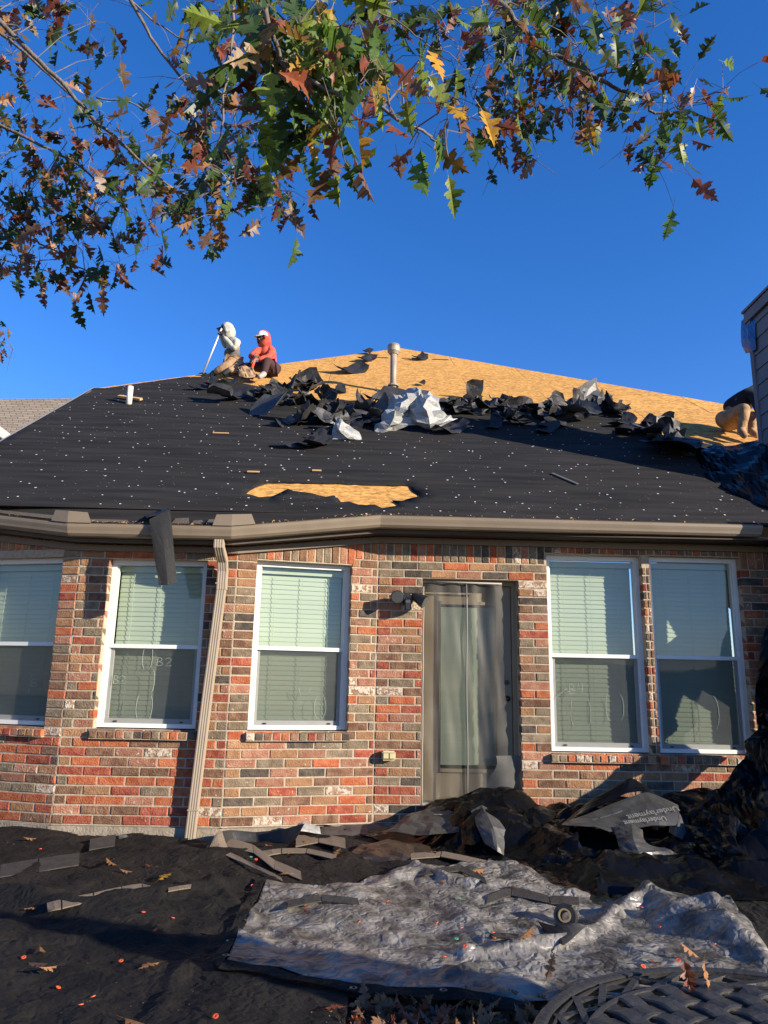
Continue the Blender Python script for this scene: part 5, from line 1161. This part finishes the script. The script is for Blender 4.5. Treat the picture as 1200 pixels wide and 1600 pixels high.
CL += [(20, 20, 6), (60, 10, 5), (110, 12, 5), (20, 100, 7), (80, 60, 5), (150, 45, 4), (165, 100, 3), (30, 200, 7), (60, 262, 8), (100, 225, 6), (150, 235, 6), (20, 320, 10), (60, 372, 12), (20, 425, 11), (60, 440, 8), (110, 400, 10), (120, 330, 10), (160, 300, 10), (190, 360, 10), (150, 440, 7), (188, 452, 4), (120, 462, 5), (232, 420, 3), (210, 290, 6), (240, 335, 5), (172, 205, 4), (228, 218, 5), (30, 150, 5), (100, 150, 4), (45, 330, 8), (85, 300, 6), (5, 260, 8), (0, 370, 10), (140, 370, 10), (90, 350, 8), (190, 170, 1), (150, 345, 6), (0, 450, 6), (215, 240, 4), (250, 250, 2)]
for x, y, n_ in CL: cluster(x, y-(14 if y > 300 else 0), 5.2, n_+3, .22, .18, MIXL)
for x, y, n_ in ((280, 165, 2), (300, 130, 5), (330, 225, 10), (300, 55, 6), (350, 30, 7), (375, 100, 9), (340, 290, 8), (300, 310, 6), (262, 370, 3), (275, 300, 3), (360, 320, 7), (400, 350, 5), (435, 330, 7), (340, 372, 3), (320, 388, 3), (295, 350, 4), (400, 255, 9), (420, 200, 8), (310, 190, 8), (290, 240, 5), (350, 150, 9), (350, 262, 8), (410, 300, 6), (330, 330, 6), (390, 320, 5), (455, 345, 3), (270, 90, 3), (300, 10, 4)): cluster(x, y-(22 if y > 200 else 0), 4.2, n_+2, .19, .165, dict(dg=40, g=12, br=18, r=12, o=6, y=3, m=8))
for x, y, n_ in ((3, 535, 6), (8, 550, 4)): cluster(x, y, 6.6, n_, .14, .13, MIXL)
for x, y, n_ in ((405, 20, 7), (440, 35, 7), (470, 60, 7), (480, 105, 6), (430, 125, 6), (520, 60, 4), (545, 80, 4), (500, 150, 5), (540, 150, 4), (455, 190, 6), (480, 230, 5), (525, 245, 5), (505, 275, 4), (560, 180, 3), (600, 130, 4), (590, 200, 3), (560, 60, 3), (655, 145, 1), (680, 165, 2), (655, 260, 3), (640, 275, 2), (700, 235, 3), (722, 258, 3), (690, 210, 2), (500, 20, 5), (400, 150, 5), (450, 0, 6), (385, 60, 5), (420, 80, 6), (460, 150, 5), (390, 200, 5), (520, 190, 4), (440, 240, 4), (540, 110, 4)): cluster(x, y-(38 if y > 140 else 12), 2.75 if x < 560 else 2.5, n_+(3 if x < 560 else 1), .12, .185 if x < 560 else .14, MIXC if x < 600 else dict(g=5, r=4, br=3, o=1, yg=3, m=4, y=1))
for x, y, n_ in ((740, 150, 4), (690, 35, 5), (720, 90, 5), (735, 130, 3), (760, 45, 8), (780, 110, 8), (820, 25, 8), (840, 80, 8), (870, 140, 8), (800, 165, 6), (760, 205, 7), (792, 222, 6), (825, 222, 4), (900, 55, 7), (930, 15, 5), (890, 175, 7), (930, 150, 5), (965, 95, 5), (1000, 25, 6), (1022, 55, 5), (1005, 100, 5), (945, 185, 4), (980, 180, 5), (1040, 160, 4), (1060, 178, 4), (1075, 205, 3), (1105, 175, 3), (1130, 150, 4), (1050, 215, 1), (1024, 250, 3), (992, 263, 1), (1028, 275, 2), (860, 200, 5), (1045, 10, 2), (620, 15, 3), (650, 30, 2), (590, 10, 4), (615, 60, 3), (640, 90, 2), (700, 60, 3), (850, 20, 7), (870, 50, 7), (790, 70, 7), (810, 130, 6), (830, 180, 5), (910, 100, 6), (775, 10, 6), (880, 100, 6)): cluster(x, y, 4.0, n_+3, .17, .165, MIXR)
M_ = {}
def leaf_matrix(p, d_, size, spin):
    a = d_.orthogonal().normalized(); a = Matrix.Rotation(spin, 3, d_) @ a; n_ = a.cross(d_)
    return Matrix(((a.x*size, d_.x*size, n_.x*size, p.x), (a.y*size, d_.y*size, n_.y*size, p.y), (a.z*size, d_.z*size, n_.z*size, p.z), (0, 0, 0, 1)))
def inframe(p): x, y = pix(p); return -30 < x < 1230 and -30 < y < 700
LEAVES.sort(key=lambda l: -(l[4]/(l[2]-CAM).length if inframe(l[2]) else 0))
bmL = bmesh.new(); lk = list(LM)
pinv = parent_inv(oak)
for i, (k_, s_, p, d_, size, sp_) in enumerate(LEAVES):
    mt = leaf_matrix(p, d_, size, sp_)
    if i < 296:
        o = bpy.data.objects.new('leaf', LV[k_, s_]); COL.objects.link(o); o.parent = oak; o.matrix_parent_inverse = pinv; o.matrix_basis = mt
    else:
        n0 = len(bmL.faces); nv = len(bmL.verts); bmL.from_mesh(LV[k_, s_]); bmL.verts.ensure_lookup_table(); bmL.faces.ensure_lookup_table()
        bmesh.ops.transform(bmL, matrix=mt, verts=bmL.verts[nv:])
        for f in bmL.faces[n0:]: f.material_index = lk.index(k_)
me = bpy.data.meshes.new('leaves'); bmL.to_mesh(me); bmL.free()
for k_ in lk: me.materials.append(LM[k_])
tag(link('leaves', me, None, oak), kind='stuff')
# bare side twigs
for i in range(90):
    b = tw.choice(BRN); 
    if not inframe(b): continue
    d_ = Vector((tw.uniform(-1, 1), tw.uniform(-.6, .6), tw.uniform(-1, .6))).normalized(); L_ = tw.uniform(.1, .4); tube(bmT, [b, b+d_*L_*.5+Vector((0, 0, .02)), b+d_*L_], [.003, .002, .001], 4, False)
tag(from_bm('twigs', bmT, M_TWIG, oak), kind='stuff')

# fallen leaves and plastic rings on the sheets
fl_ = random.Random(31)
FALL = [(60, 1310, 'o', 'black sheet near the bay foundation'), (34, 1422, 'o', 'black sheet left of the shingle strip'), (62, 1478, 'o', 'black sheet at the left edge'), (78, 1506, 'br', 'black sheet at lower left, curled'), (92, 1508, 'o', 'black sheet beside the curled brown one'), (252, 1503, 'o', 'black sheet in the lower left, star-shaped'), (192, 1590, 'o', 'black sheet at the bottom edge'),
        (184, 1347, 'o', 'black sheet above the shingle strip'), (210, 1362, 'br', 'black sheet by the shingle strip'), (235, 1383, 'o', 'far end of the shingle strip'), (246, 1376, 'y', 'far end of the shingle strip, yellow'), (285, 1340, 'o', 'black sheet below the downspout'), (383, 1392, 'y', 'black sheet beside the silver tarp corner, yellow'), (233, 1355, 'r', 'black sheet, rust red'),
        (415, 1322, 'o', 'shingles by the bay wall'), (450, 1335, 'y', 'shingles by the bay wall, yellow'), (470, 1318, 'o', 'shingles near the standing curl'), (520, 1337, 'o', 'shingles left of the brown felt'), (462, 1365, 'o', 'top left of the silver tarp'), (685, 1362, 'o', 'top of the silver tarp'), (735, 1360, 'o', 'silver tarp under the heap'), (804, 1378, 'o', 'silver tarp crest near the heap'), (725, 1455, 'br', 'middle of the silver tarp'), (810, 1478, 'o', 'silver tarp above the long fold'),
        (852, 1532, 'o', 'silver tarp near the table edge'), (1095, 1498, 'o', 'silver tarp at right, curled'), (1160, 1528, 'o', 'silver tarp behind the table'), (504, 1576, 'r', 'black sheet below the silver tarp'), (345, 1500, 'g', 'hem of the silver tarp, greenish'), (462, 1480, 'br', 'shaded left of the silver tarp'), (1018, 1505, 'r', 'silver tarp just behind the table')]
for i, (x, y, k_, lb) in enumerate(FALL):
    p = gp(x, y, .018); d_ = Vector((fl_.uniform(-1, 1), fl_.uniform(-1, 1), fl_.uniform(-.05, .25))).normalized(); a = Vector((0, 0, 1)).cross(d_).normalized(); n_ = d_.cross(a)*-1; size = fl_.uniform(.085, .13)
    o = bpy.data.objects.new('fallen_leaf', LV[k_, fl_.randrange(5)]); COL.objects.link(o); o.matrix_world = Matrix(((a.x*size, d_.x*size, n_.x*size, p.x), (a.y*size, d_.y*size, n_.y*size, p.y), (a.z*size, d_.z*size, n_.z*size, p.z), (0, 0, 0, 1)))
    tag(o, 'dry oak leaf lying on the '+lb, 'leaf', 'fallen oak leaves on the sheets')
bm = bmesh.new(); k = 12
rg = []
for i in range(k):
    a = 2*math.pi*i/k; rg.append([bm.verts.new((math.cos(a)*r_, math.sin(a)*r_, z_q)) for r_, z_q in ((.0115, 0), (.0115, .003), (.005, .003), (.005, 0))])
for i in range(k):
    for j in range(4): bm.faces.new((rg[i][j], rg[(i+1) % k][j], rg[(i+1) % k][(j+1) % 4], rg[i][(j+1) % 4]))
rm = bpy.data.meshes.new('plastic_ring'); bm.to_mesh(rm); bm.free(); rm2 = rm.copy(); rm.materials.append(M_ORNG); rm2.materials.append(M_CAPG)
RNG = [(63, 1327), (37, 1496), (91, 1543), (145, 1557), (126, 1570), (189, 1501), (243, 1453), (270, 1433), (224, 1425), (337, 1588), (478, 1410), (605, 1408), (682, 1442), (694, 1496), (727, 1484), (638, 1521), (772, 1462), (770, 1455), (400, 1345), (430, 1352), (1030, 1448), (1002, 1414), (1005, 1510), (1190, 1505), (1115, 1466), (727, 1482), (720, 1450), (1060, 1500), (560, 1440), (395, 1380)]
rngs = []
for i, (x, y) in enumerate(RNG):
    o = bpy.data.objects.new('cap_ring', rm); COL.objects.link(o); p = gp(x, y, .012); o.location = p; o.rotation_euler = (fl_.uniform(-.5, .5), fl_.uniform(-.5, .5), 0)
    tag(o, 'small orange-red plastic nail cap lying on the ground sheets', 'nail cap', 'orange nail caps on the ground sheets'); rngs.append((x, o, 'silver tarp' if inpoly(p.x, p.y, spoly) else 'black sheet'))
rank_labels(rngs, 'small orange-red nail cap on the %s, %s of them all')
for i, (x, y) in enumerate(((392, 1339), (713, 1467), (782, 1322), (717, 1403), (357, 1470))):
    o = bpy.data.objects.new('green_cap_ring', rm2); COL.objects.link(o); p = gp(x, y, .014); 
    if y == 1322: p = atY(780, 1340, 6.08)
    o.location = p; tag(o, 'small green plastic nail cap '+['on the shingles by the standing felt curl', 'in the middle of the silver tarp', 'at the tip of the torn grey felt flap', 'near the top edge of the silver tarp', 'on the black sheet left of the silver tarp'][i], 'nail cap', 'green nail caps on the debris')
# granules and crumbs strewn on the sheets
bm = bmesh.new()
for _ in range(2600):
    x, y = fl_.uniform(0, 1200), 1300+fl_.random()*300
    if fl_.random() < .5: x, y = fl_.gauss(330, 170), fl_.gauss(1345, 28)
    p = atZ(x, y, .06); p.z = top(p.x, p.y)+.007; s = fl_.uniform(.0012, .0045); e = [Vector((fl_.uniform(-1, 1), fl_.uniform(-1, 1), fl_.uniform(-.3, .3)))*s for _ in range(3)]; bm.faces.new([bm.verts.new(p+q) for q in e])
tag(from_bm('shingle_crumbs', bm, mat('crumbs', (.20, .17, .14), rough=.95)), 'shingle granules and crumbs strewn over the ground sheets', 'debris', kind='stuff')
# leaf litter where the sheets end
bm = bmesh.new(); keys = ['br', 'o', 'br', 'r', 'br']
for _ in range(420):
    x, y = fl_.uniform(540, 1000), fl_.uniform(1560, 1690); p = atZ(x, y, .02); p.z = .012+fl_.random()*.035; k_ = fl_.choice(keys); nv = len(bm.verts); n0 = len(bm.faces); bm.from_mesh(LV[k_, fl_.randrange(5)]); bm.verts.ensure_lookup_table(); bm.faces.ensure_lookup_table()
    d_ = Vector((fl_.uniform(-1, 1), fl_.uniform(-1, 1), fl_.uniform(-.2, .45))).normalized(); bmesh.ops.transform(bm, matrix=leaf_matrix(p, d_, fl_.uniform(.08, .13), fl_.uniform(0, 6.3)), verts=bm.verts[nv:])
    for f in bm.faces[n0:]: f.material_index = lk.index(k_)
me = bpy.data.meshes.new('leaf_litter'); bm.to_mesh(me); bm.free()
for k_ in lk: me.materials.append(LM[k_])
tag(link('leaf_litter', me), 'brown oak leaf litter on bare ground in front of the silver tarp', 'leaf litter', kind='stuff')

# ------------------------------------------------------------------ patio table
TC = Vector((.80, 1.56, .70)); TR = .50; tbl = empty('patio_table', (TC.x, TC.y, 0)); tag(tbl, 'round dark cast-aluminium patio table with woven top and lattice border', 'table')
def ring(R0, R1, z0, z1, n=72):
    bm = bmesh.new(); rg = [[bm.verts.new(TC+Vector((math.cos(2*math.pi*i/n)*r_, math.sin(2*math.pi*i/n)*r_, zz))) for r_, zz in ((R0, z1), (R0+.004, z0), (R1-.004, z0), (R1, z1-.006), (R1-.008, z1+.002), (R0+.006, z1+.002))] for i in range(n)]
    for i in range(n):
        for j in range(6): bm.faces.new((rg[i][j], rg[(i+1) % n][j], rg[(i+1) % n][(j+1) % 6], rg[i][(j+1) % 6]))
    return bm
from_bm('rim', ring(TR-.030, TR, -.022, 0), M_TABLE, tbl); from_bm('rim_lip', ring(TR-.046, TR-.036, -.016, -.003), M_TABLE, tbl); from_bm('inner_ring', ring(TR*.765, TR*.80, -.018, .001), M_TABLE, tbl)
k = 26
for i in range(k):
    for sg in (1, -1):
        a0, a1 = 2*math.pi*i/k, 2*math.pi*(i+sg*1.0)/k; p = TC+Vector((math.cos(a0), math.sin(a0), 0))*(TR*.795)+Vector((0, 0, -.008-.0015*sg)); q = TC+Vector((math.cos(a1), math.sin(a1), 0))*(TR-.04)+Vector((0, 0, -.008-.0015*sg))
        bm = bmesh.new(); d_ = (q-p).normalized(); box(bm, (p+q)/2, (d_, d_.cross(XYZ[2]), XYZ[2]), ((q-p).length+.01, .016, .010)); from_bm('lattice_bar', bm, M_TABLE, tbl)
wv = .062
for dr_ in (0, 1):
    ux = Vector((math.cos(R(32)), math.sin(R(32)), 0)) if dr_ == 0 else Vector((math.cos(R(118)), math.sin(R(118)), 0)); uy = Vector((-ux.y, ux.x, 0)); Ri = TR*.772
    for i in range(-6, 7):
        o_ = i*wv; 
        if abs(o_) >= Ri-.02: continue
        half = math.sqrt(Ri*Ri-o_*o_); nseg = max(8, int(2*half/wv*4)); bm = bmesh.new(); pv = None
        for s_ in range(nseg+1):
            x = -half+2*half*s_/nseg; z_w = .005*math.sin(math.pi*(x/wv)+math.pi*(i+dr_)+ math.pi/2)*(1 if abs(x) < half-.01 else .3); c_ = TC+ux*x+uy*o_+Vector((0, 0, z_w-.004)); hw = wv*.40
            cur = [bm.verts.new(c_+uy*a_+Vector((0, 0, b_))) for a_, b_ in ((-hw, -.004), (-hw, .002), (-hw+.006, .0045), (hw-.006, .0045), (hw, .002), (hw, -.004))]
            if pv:
                for j in range(6): bm.faces.new((pv[j], cur[j], cur[(j+1) % 6], pv[(j+1) % 6]))
            pv = cur
        from_bm('woven_slat', bm, M_TABLE, tbl, False)
for i in range(4):
    a = R(45+90*i); bm = bmesh.new(); d_ = Vector((math.cos(a), math.sin(a), 0)); b0_ = Vector((TC.x, TC.y, 0)); tube(bm, [b0_+d_*.43+Vector((0, 0, .0)), b0_+d_*.40+Vector((0, 0, .05)), b0_+d_*.22+Vector((0, 0, .35)), b0_+d_*.30+Vector((0, 0, .6)), b0_+d_*.38+Vector((0, 0, .685))], [.02, .016, .018, .016, .018], 10); from_bm('leg', bm, M_TABLE, tbl, True)
p = TC+Vector((-.04, .37, .012))
for i, (dx, k_) in enumerate(((0, 'r'), (.05, 'o'))):
    o = bpy.data.objects.new('fallen_leaf', LV[k_, 3+i % 2]); COL.objects.link(o); o.matrix_world = leaf_matrix(p+Vector((dx-.03, 0, .05)), Vector((.2-i*.3, 0, -.9)).normalized(), .07, 1+i*2); tag(o, ['dark red oak leaf caught in the table lattice', 'orange oak leaf caught in the table lattice'][i], 'leaf')

# ------------------------------------------------------------------ people
def skin(name, chains, m, parent=None, sub=1):
    """chains: lists of (Vector, radius); shared joints are welded"""
    V = []; E = []; Rr = []
    def vid(p, r_):
        for i, q in enumerate(V):
            if (q-p).length < 1e-4: Rr[i] = max(Rr[i], r_); return i
        V.append(p); Rr.append(r_); return len(V)-1
    for c_ in chains:
        ids = [vid(Vector(p), r_) for p, r_ in c_]
        for a, b in zip(ids, ids[1:]): E.append((a, b))
    me = bpy.data.meshes.new(name); me.from_pydata([tuple(v) for v in V], E, []); me.update()
    o = bpy.data.objects.new(name, me); COL.objects.link(o); md_ = o.modifiers.new('Skin', 'SKIN'); md_.use_smooth_shade = True; md_.branch_smoothing = .6
    if not me.skin_vertices: me.attributes.new
    sv = me.skin_vertices[0].data if me.skin_vertices else None
    if sv is None:
        bpy.context.view_layer.objects.active = o; bpy.ops.mesh.customdata_skin_add(); sv = me.skin_vertices[0].data
    for i, s_ in enumerate(sv): s_.radius = (Rr[i], Rr[i]); s_.use_root = (i == 0)
    ss_ = o.modifiers.new('Sub', 'SUBSURF'); ss_.levels = sub+1; ss_.render_levels = sub+1; me.materials.append(m)
    if parent: o.parent = parent; o.matrix_parent_inverse = parent_inv(parent)
    return o
M_SKIN = mat('skin', (.20, .105, .07), rough=.6); M_GLOVE = mat('dark_glove', (.02, .022, .022), rough=.7); M_GLV2 = mat('glove_grey', (.10, .11, .11), rough=.8)
def person(name, label, F0, j, cloth):
    """j: joints name -> (px, py, dy); all at depth F0"""
    J = {k_: atY(x, y, F0+d) for k_, (x, y, d) in j.items()}
    h = J['head']; nk = J['neck']; cs = J['chest']; hp = J['hip']
    chains = [[(hp, .125), (hp.lerp(cs, .5), .115), (cs, .13), (nk, .055), (nk.lerp(h, .5), .065), (h, .098), (h+(h-nk).normalized()*.07, .075)]]
    for s_ in 'ab':
        sh_, eb, hd = J['sh'+s_], J['el'+s_], J['hand'+s_]
        chains.append([(cs, .13), (sh_, .062), (sh_.lerp(eb, .5), .05), (eb, .042), (eb.lerp(hd, .6), .036), (hd, .026)])
        fd = (hd-eb).normalized(); sd = fd.orthogonal().normalized()
        for i in range(4): chains.append([(hd, .026), (hd+fd*.05+sd*(i-1.5)*.02, .013), (hd+fd*(.085-.006*abs(i-1.5))+sd*(i-1.5)*.022-UP*.015, .010), (hd+fd*.095+sd*(i-1.5)*.022-UP*.04, .008)])
        chains.append([(hd, .026), (hd+sd*.035+fd*.02, .013), (hd+sd*.045+fd*.05, .010)])
        lh_, kn, an, to = J['hp'+s_], J['kn'+s_], J['an'+s_], J['to'+s_]
        chains.append([(hp, .125), (lh_, .09), (lh_.lerp(kn, .5), .078), (kn, .058), (kn.lerp(an, .35), .055), (an, .038), (to, .034)])
    body = skin(name, chains, M_SKIN); tag(body, label, 'person')
    f = cloth['fat']
    skin('hoodie' if cloth['hood'] else 'shirt', [[(hp, .155*f), (hp.lerp(cs, .5), .15*f), (cs, .165*f), (nk, .095)]] + [[(cs, .165*f), (J['sh'+s_], .085), (J['sh'+s_].lerp(J['el'+s_], .5), .07), (J['el'+s_], .062), (J['el'+s_].lerp(J['hand'+s_], .85), .045)] for s_ in 'ab'], cloth['top'], body)
    skin('trousers', [[(hp, .16), (J['hp'+s_], .115), (J['hp'+s_].lerp(J['kn'+s_], .5), .10), (J['kn'+s_], .08), (J['kn'+s_].lerp(J['an'+s_], .5), .072), (J['an'+s_], .055)] for s_ in 'ab'], cloth['leg'], body)
    for s_ in 'ab':
        an, to = J['an'+s_], J['to'+s_]; skin('boot', [[(an+(J['kn'+s_]-an).normalized()*.05, .055), (an, .06), (to, .045), (to+(to-an).normalized()*.03, .035)]], cloth['shoe'], body)
        hd, eb = J['hand'+s_], J['el'+s_]; fd = (hd-eb).normalized(); sd = fd.orthogonal().normalized(); sd = (RT-fd*RT.dot(fd)).normalized() if abs(RT.dot(fd)) < .9 else sd
        gl = [[(hd-fd*.05, .036), (hd, .04), (hd+fd*.035, .036)]]
        for i in range(4): gl.append([(hd+fd*.035, .036), (hd+fd*.07+sd*(i-1.5)*.024, .014), (hd+fd*.085+sd*(i-1.5)*.024-UP*.03, .012)])
        gl.append([(hd, .04), (hd+sd*.05+fd*.01, .014), (hd+sd*.055+fd*.05, .012)]); skin('glove', gl, cloth['glove'], body)
    fc = cloth['face'].normalized()      # which way the face looks
    side = fc.cross(XYZ[2]).normalized()
    if cloth['hood']:
        bm = bmesh.new(); bmesh.ops.create_uvsphere(bm, u_segments=20, v_segments=14, radius=1)
        q_ = fc.to_track_quat('Y', 'Z').to_matrix()
        for v in list(bm.verts):
            l = v.co.copy()
            if l.y > .62: bm.verts.remove(v); continue
            l.x *= .118; l.y *= .138; l.z *= .148; l.z += .02*(1-(l.y/.165)) if l.z > 0 else -.02
            v.co = h + q_ @ l - fc*.02
        o = from_bm('hood', bm, cloth['top'], body, True); solid(o, .012, 1)
        bm = bmesh.new(); tube(bm, [h-XYZ[2]*.05-fc*.02, nk], [.12, .11], 14); from_bm('hood_collar', bm, cloth['top'], body, True)
    bm = bmesh.new()
    bmesh.ops.create_uvsphere(bm, u_segments=8, v_segments=6, radius=.016, matrix=Matrix.Translation(h+fc*.10-XYZ[2]*.012)); from_bm('nose', bm, M_SKIN, body, True)
    for s_ in (-1, 1):
        bm = bmesh.new(); bmesh.ops.create_uvsphere(bm, u_segments=8, v_segments=6, radius=.010, matrix=Matrix.Translation(h+fc*.09+side*.034*s_+XYZ[2]*.018)); from_bm('eye', bm, M_BLK, body, True)
    bm = bmesh.new(); tube(bm, [h+fc*.092-side*.025-XYZ[2]*.05, h+fc*.096-XYZ[2]*.052, h+fc*.092+side*.025-XYZ[2]*.05], .006, 6); from_bm('mouth', bm, mat('lips', (.16, .05, .04), rough=.6), body)
    if cloth.get('cap'):
        bm = bmesh.new(); bmesh.ops.create_uvsphere(bm, u_segments=18, v_segments=12, radius=.118)
        for v in list(bm.verts):
            if v.co.z < 0: bm.verts.remove(v)
            else: v.co = v.co+h+XYZ[2]*.035+fc*.015
        o = from_bm('cap', bm, cloth['cap'], body, True); bm = bmesh.new(); c0 = h+fc*.10+XYZ[2]*.045
        v_ = [bm.verts.new(c0+side*(.085*math.cos(a))+fc*(.11*math.sin(a))+XYZ[2]*(-.02*math.sin(a))) for a in [math.pi*i/10 for i in range(11)]]; bm.faces.new(v_); o2 = from_bm('cap_bill', bm, cloth['cap'], body); solid(o2, .008)
    return body, J
M_GH = mat('grey_hoodie', (.34, .34, .29), rough=.9, var=.25, vscale=9, bump=3, bscale=11); M_RH = mat('coral_hoodie', (.50, .085, .045), rough=.85, col2=(.36, .045, .035), vscale=9, bump=3, bscale=11); M_KH = mat('khaki_cotton', (.28, .18, .10), rough=.9, var=.3, vscale=9, bump=3, bscale=10); M_MAR = mat('dark_maroon_cotton', (.045, .022, .022), rough=.9)
M_GV = mat('grey_vest', (.09, .095, .10), rough=.9); M_BLS = mat('black_cotton', (.012, .013, .018), rough=.95); M_SHOE = mat('grey_shoe', (.26, .25, .23), rough=.7); M_JEAN = mat('faded_jeans', (.19, .22, .22), rough=.9)
F0 = roofpx(352, 588).y
pA, JA = person('person', 'worker in a pale grey hoodie kneeling on the ridge, leaning on a white pole', F0, dict(head=(354, 518, 0), neck=(361, 528, .03), chest=(364, 541, .04), hip=(362, 564, .05), sha=(371, 534, -.10), ela=(366, 546, -.16), handa=(347, 523, -.12), shb=(359, 533, .16), elb=(352, 542, .14), handb=(344, 518, .02), hpa=(364, 568, -.05), kna=(347, 576, -.22), ana=(334, 583, -.16), toa=(330, 586, -.16), hpb=(362, 567, .1), knb=(378, 570, -.15), anb=(356, 580, -.28), tob=(350, 584, -.30)),
    dict(fat=.86, hood=True, top=M_GH, leg=M_KH, shoe=M_GLOVE, glove=M_GLOVE, face=Vector((-.9, -.35, -.45))))
c0, c1 = JA['chest'], JA['hip']; skin('vest', [[(c1.lerp(c0, .15), .152), (c1.lerp(c0, .5), .156), (c1.lerp(c0, .8), .152)]], M_GV, pA)
F1 = roofpx(412, 592).y
pB, JB = person('person', 'worker in a coral red hoodie and white cap sitting on the ridge', F1, dict(head=(411, 530, 0), neck=(416, 541, .03), chest=(417, 551, .05), hip=(424, 573, .10), sha=(404, 546, .0), ela=(392, 558, -.18), handa=(398, 556, -.32), shb=(427, 547, .05), elb=(419, 559, -.20), handb=(399, 562, -.30), hpa=(420, 575, .0), kna=(388, 572, -.10), ana=(368, 577, -.12), toa=(363, 580, -.15), hpb=(426, 575, .1), knb=(417, 563, -.32), anb=(412, 585, -.36), tob=(405, 589, -.46)),
    dict(fat=1.0, hood=True, top=M_RH, leg=M_MAR, shoe=M_SHOE, glove=M_GLV2, face=Vector((-.55, -.8, -.25)), cap=mat('white_cap', (.62, .62, .58), rough=.8)))
F2 = roofpx(1152, 688).y
pC, JC = person('person', 'worker in a black shirt and khaki trousers crouching behind the grey chimney', F2, dict(head=(1192, 598, .2), neck=(1182, 606, .2), chest=(1166, 616, .18), hip=(1139, 648, .22), sha=(1178, 618, .02), ela=(1186, 640, -.15), handa=(1192, 660, -.3), shb=(1190, 622, .3), elb=(1200, 642, .2), handb=(1205, 660, .1), hpa=(1130, 657, .1), kna=(1165, 636, -.30), ana=(1158, 673, -.30), toa=(1163, 681, -.42), hpb=(1146, 658, .3), knb=(1180, 650, -.05), anb=(1174, 674, -.10), tob=(1182, 680, -.2)),
    dict(fat=1.35, hood=False, top=M_BLS, leg=M_KH, shoe=M_KH, glove=M_SKIN, face=Vector((.7, -.6, -.4))))
# tools
a, b_ = JA['handa'].lerp(JA['handb'], .5)-Vector((0, .06, .0)), roofpx(317, 587, .03); bm = bmesh.new(); tube(bm, [a+(a-b_).normalized()*.06, b_], .017, 10); pl_ = from_bm('shaft', bm, mat('white_metal_pole', (.55, .56, .56), rough=.35, metal=.3), None, True)
tl = empty('tearoff_bar', tuple(b_)); tag(tl, 'white metal tear-off bar leaning in the grey-hooded worker\'s hands', 'pry bar'); pl_.parent = tl; pl_.matrix_parent_inverse = parent_inv(tl)
bm = bmesh.new(); box(bm, b_+RN*.01, (UD, UD.cross(RN), RN), (.12, .09, .012)); from_bm('blade', bm, M_BLK, tl)
a, b_ = JB['handb']-Vector((0, .05, 0)), roofpx(388, 596, .03); tl2 = empty('tearoff_shovel', tuple(b_)); tag(tl2, 'red-handled tear-off shovel held by the coral-hooded worker', 'shovel')
bm = bmesh.new(); tube(bm, [a+(a-b_).normalized()*.10, b_], .026, 10); from_bm('handle', bm, mat('red_fibreglass', (.62, .07, .03), rough=.4), tl2, True)
bm = bmesh.new(); box(bm, b_+RN*.01-BD*.05, (UD, UD.cross(RN), RN), (.2, .16, .012)); from_bm('blade', bm, M_BLK, tl2)
# loose cloth by the workers' feet
tag(quilt('tool_pouch', [[atY(372, 574, F1-.3), atY(384, 572, F1-.3), atY(396, 576, F1-.3)], [atY(374, 588, F1-.45), atY(386, 592, F1-.5), atY(400, 590, F1-.45)]], M_KH, 5, .03, 5, 3), 'tan cloth pouch on the deck between the two workers', 'pouch')
print('FACES', sum(len(o.data.polygons) for o in SC.objects if o.type == 'MESH'))
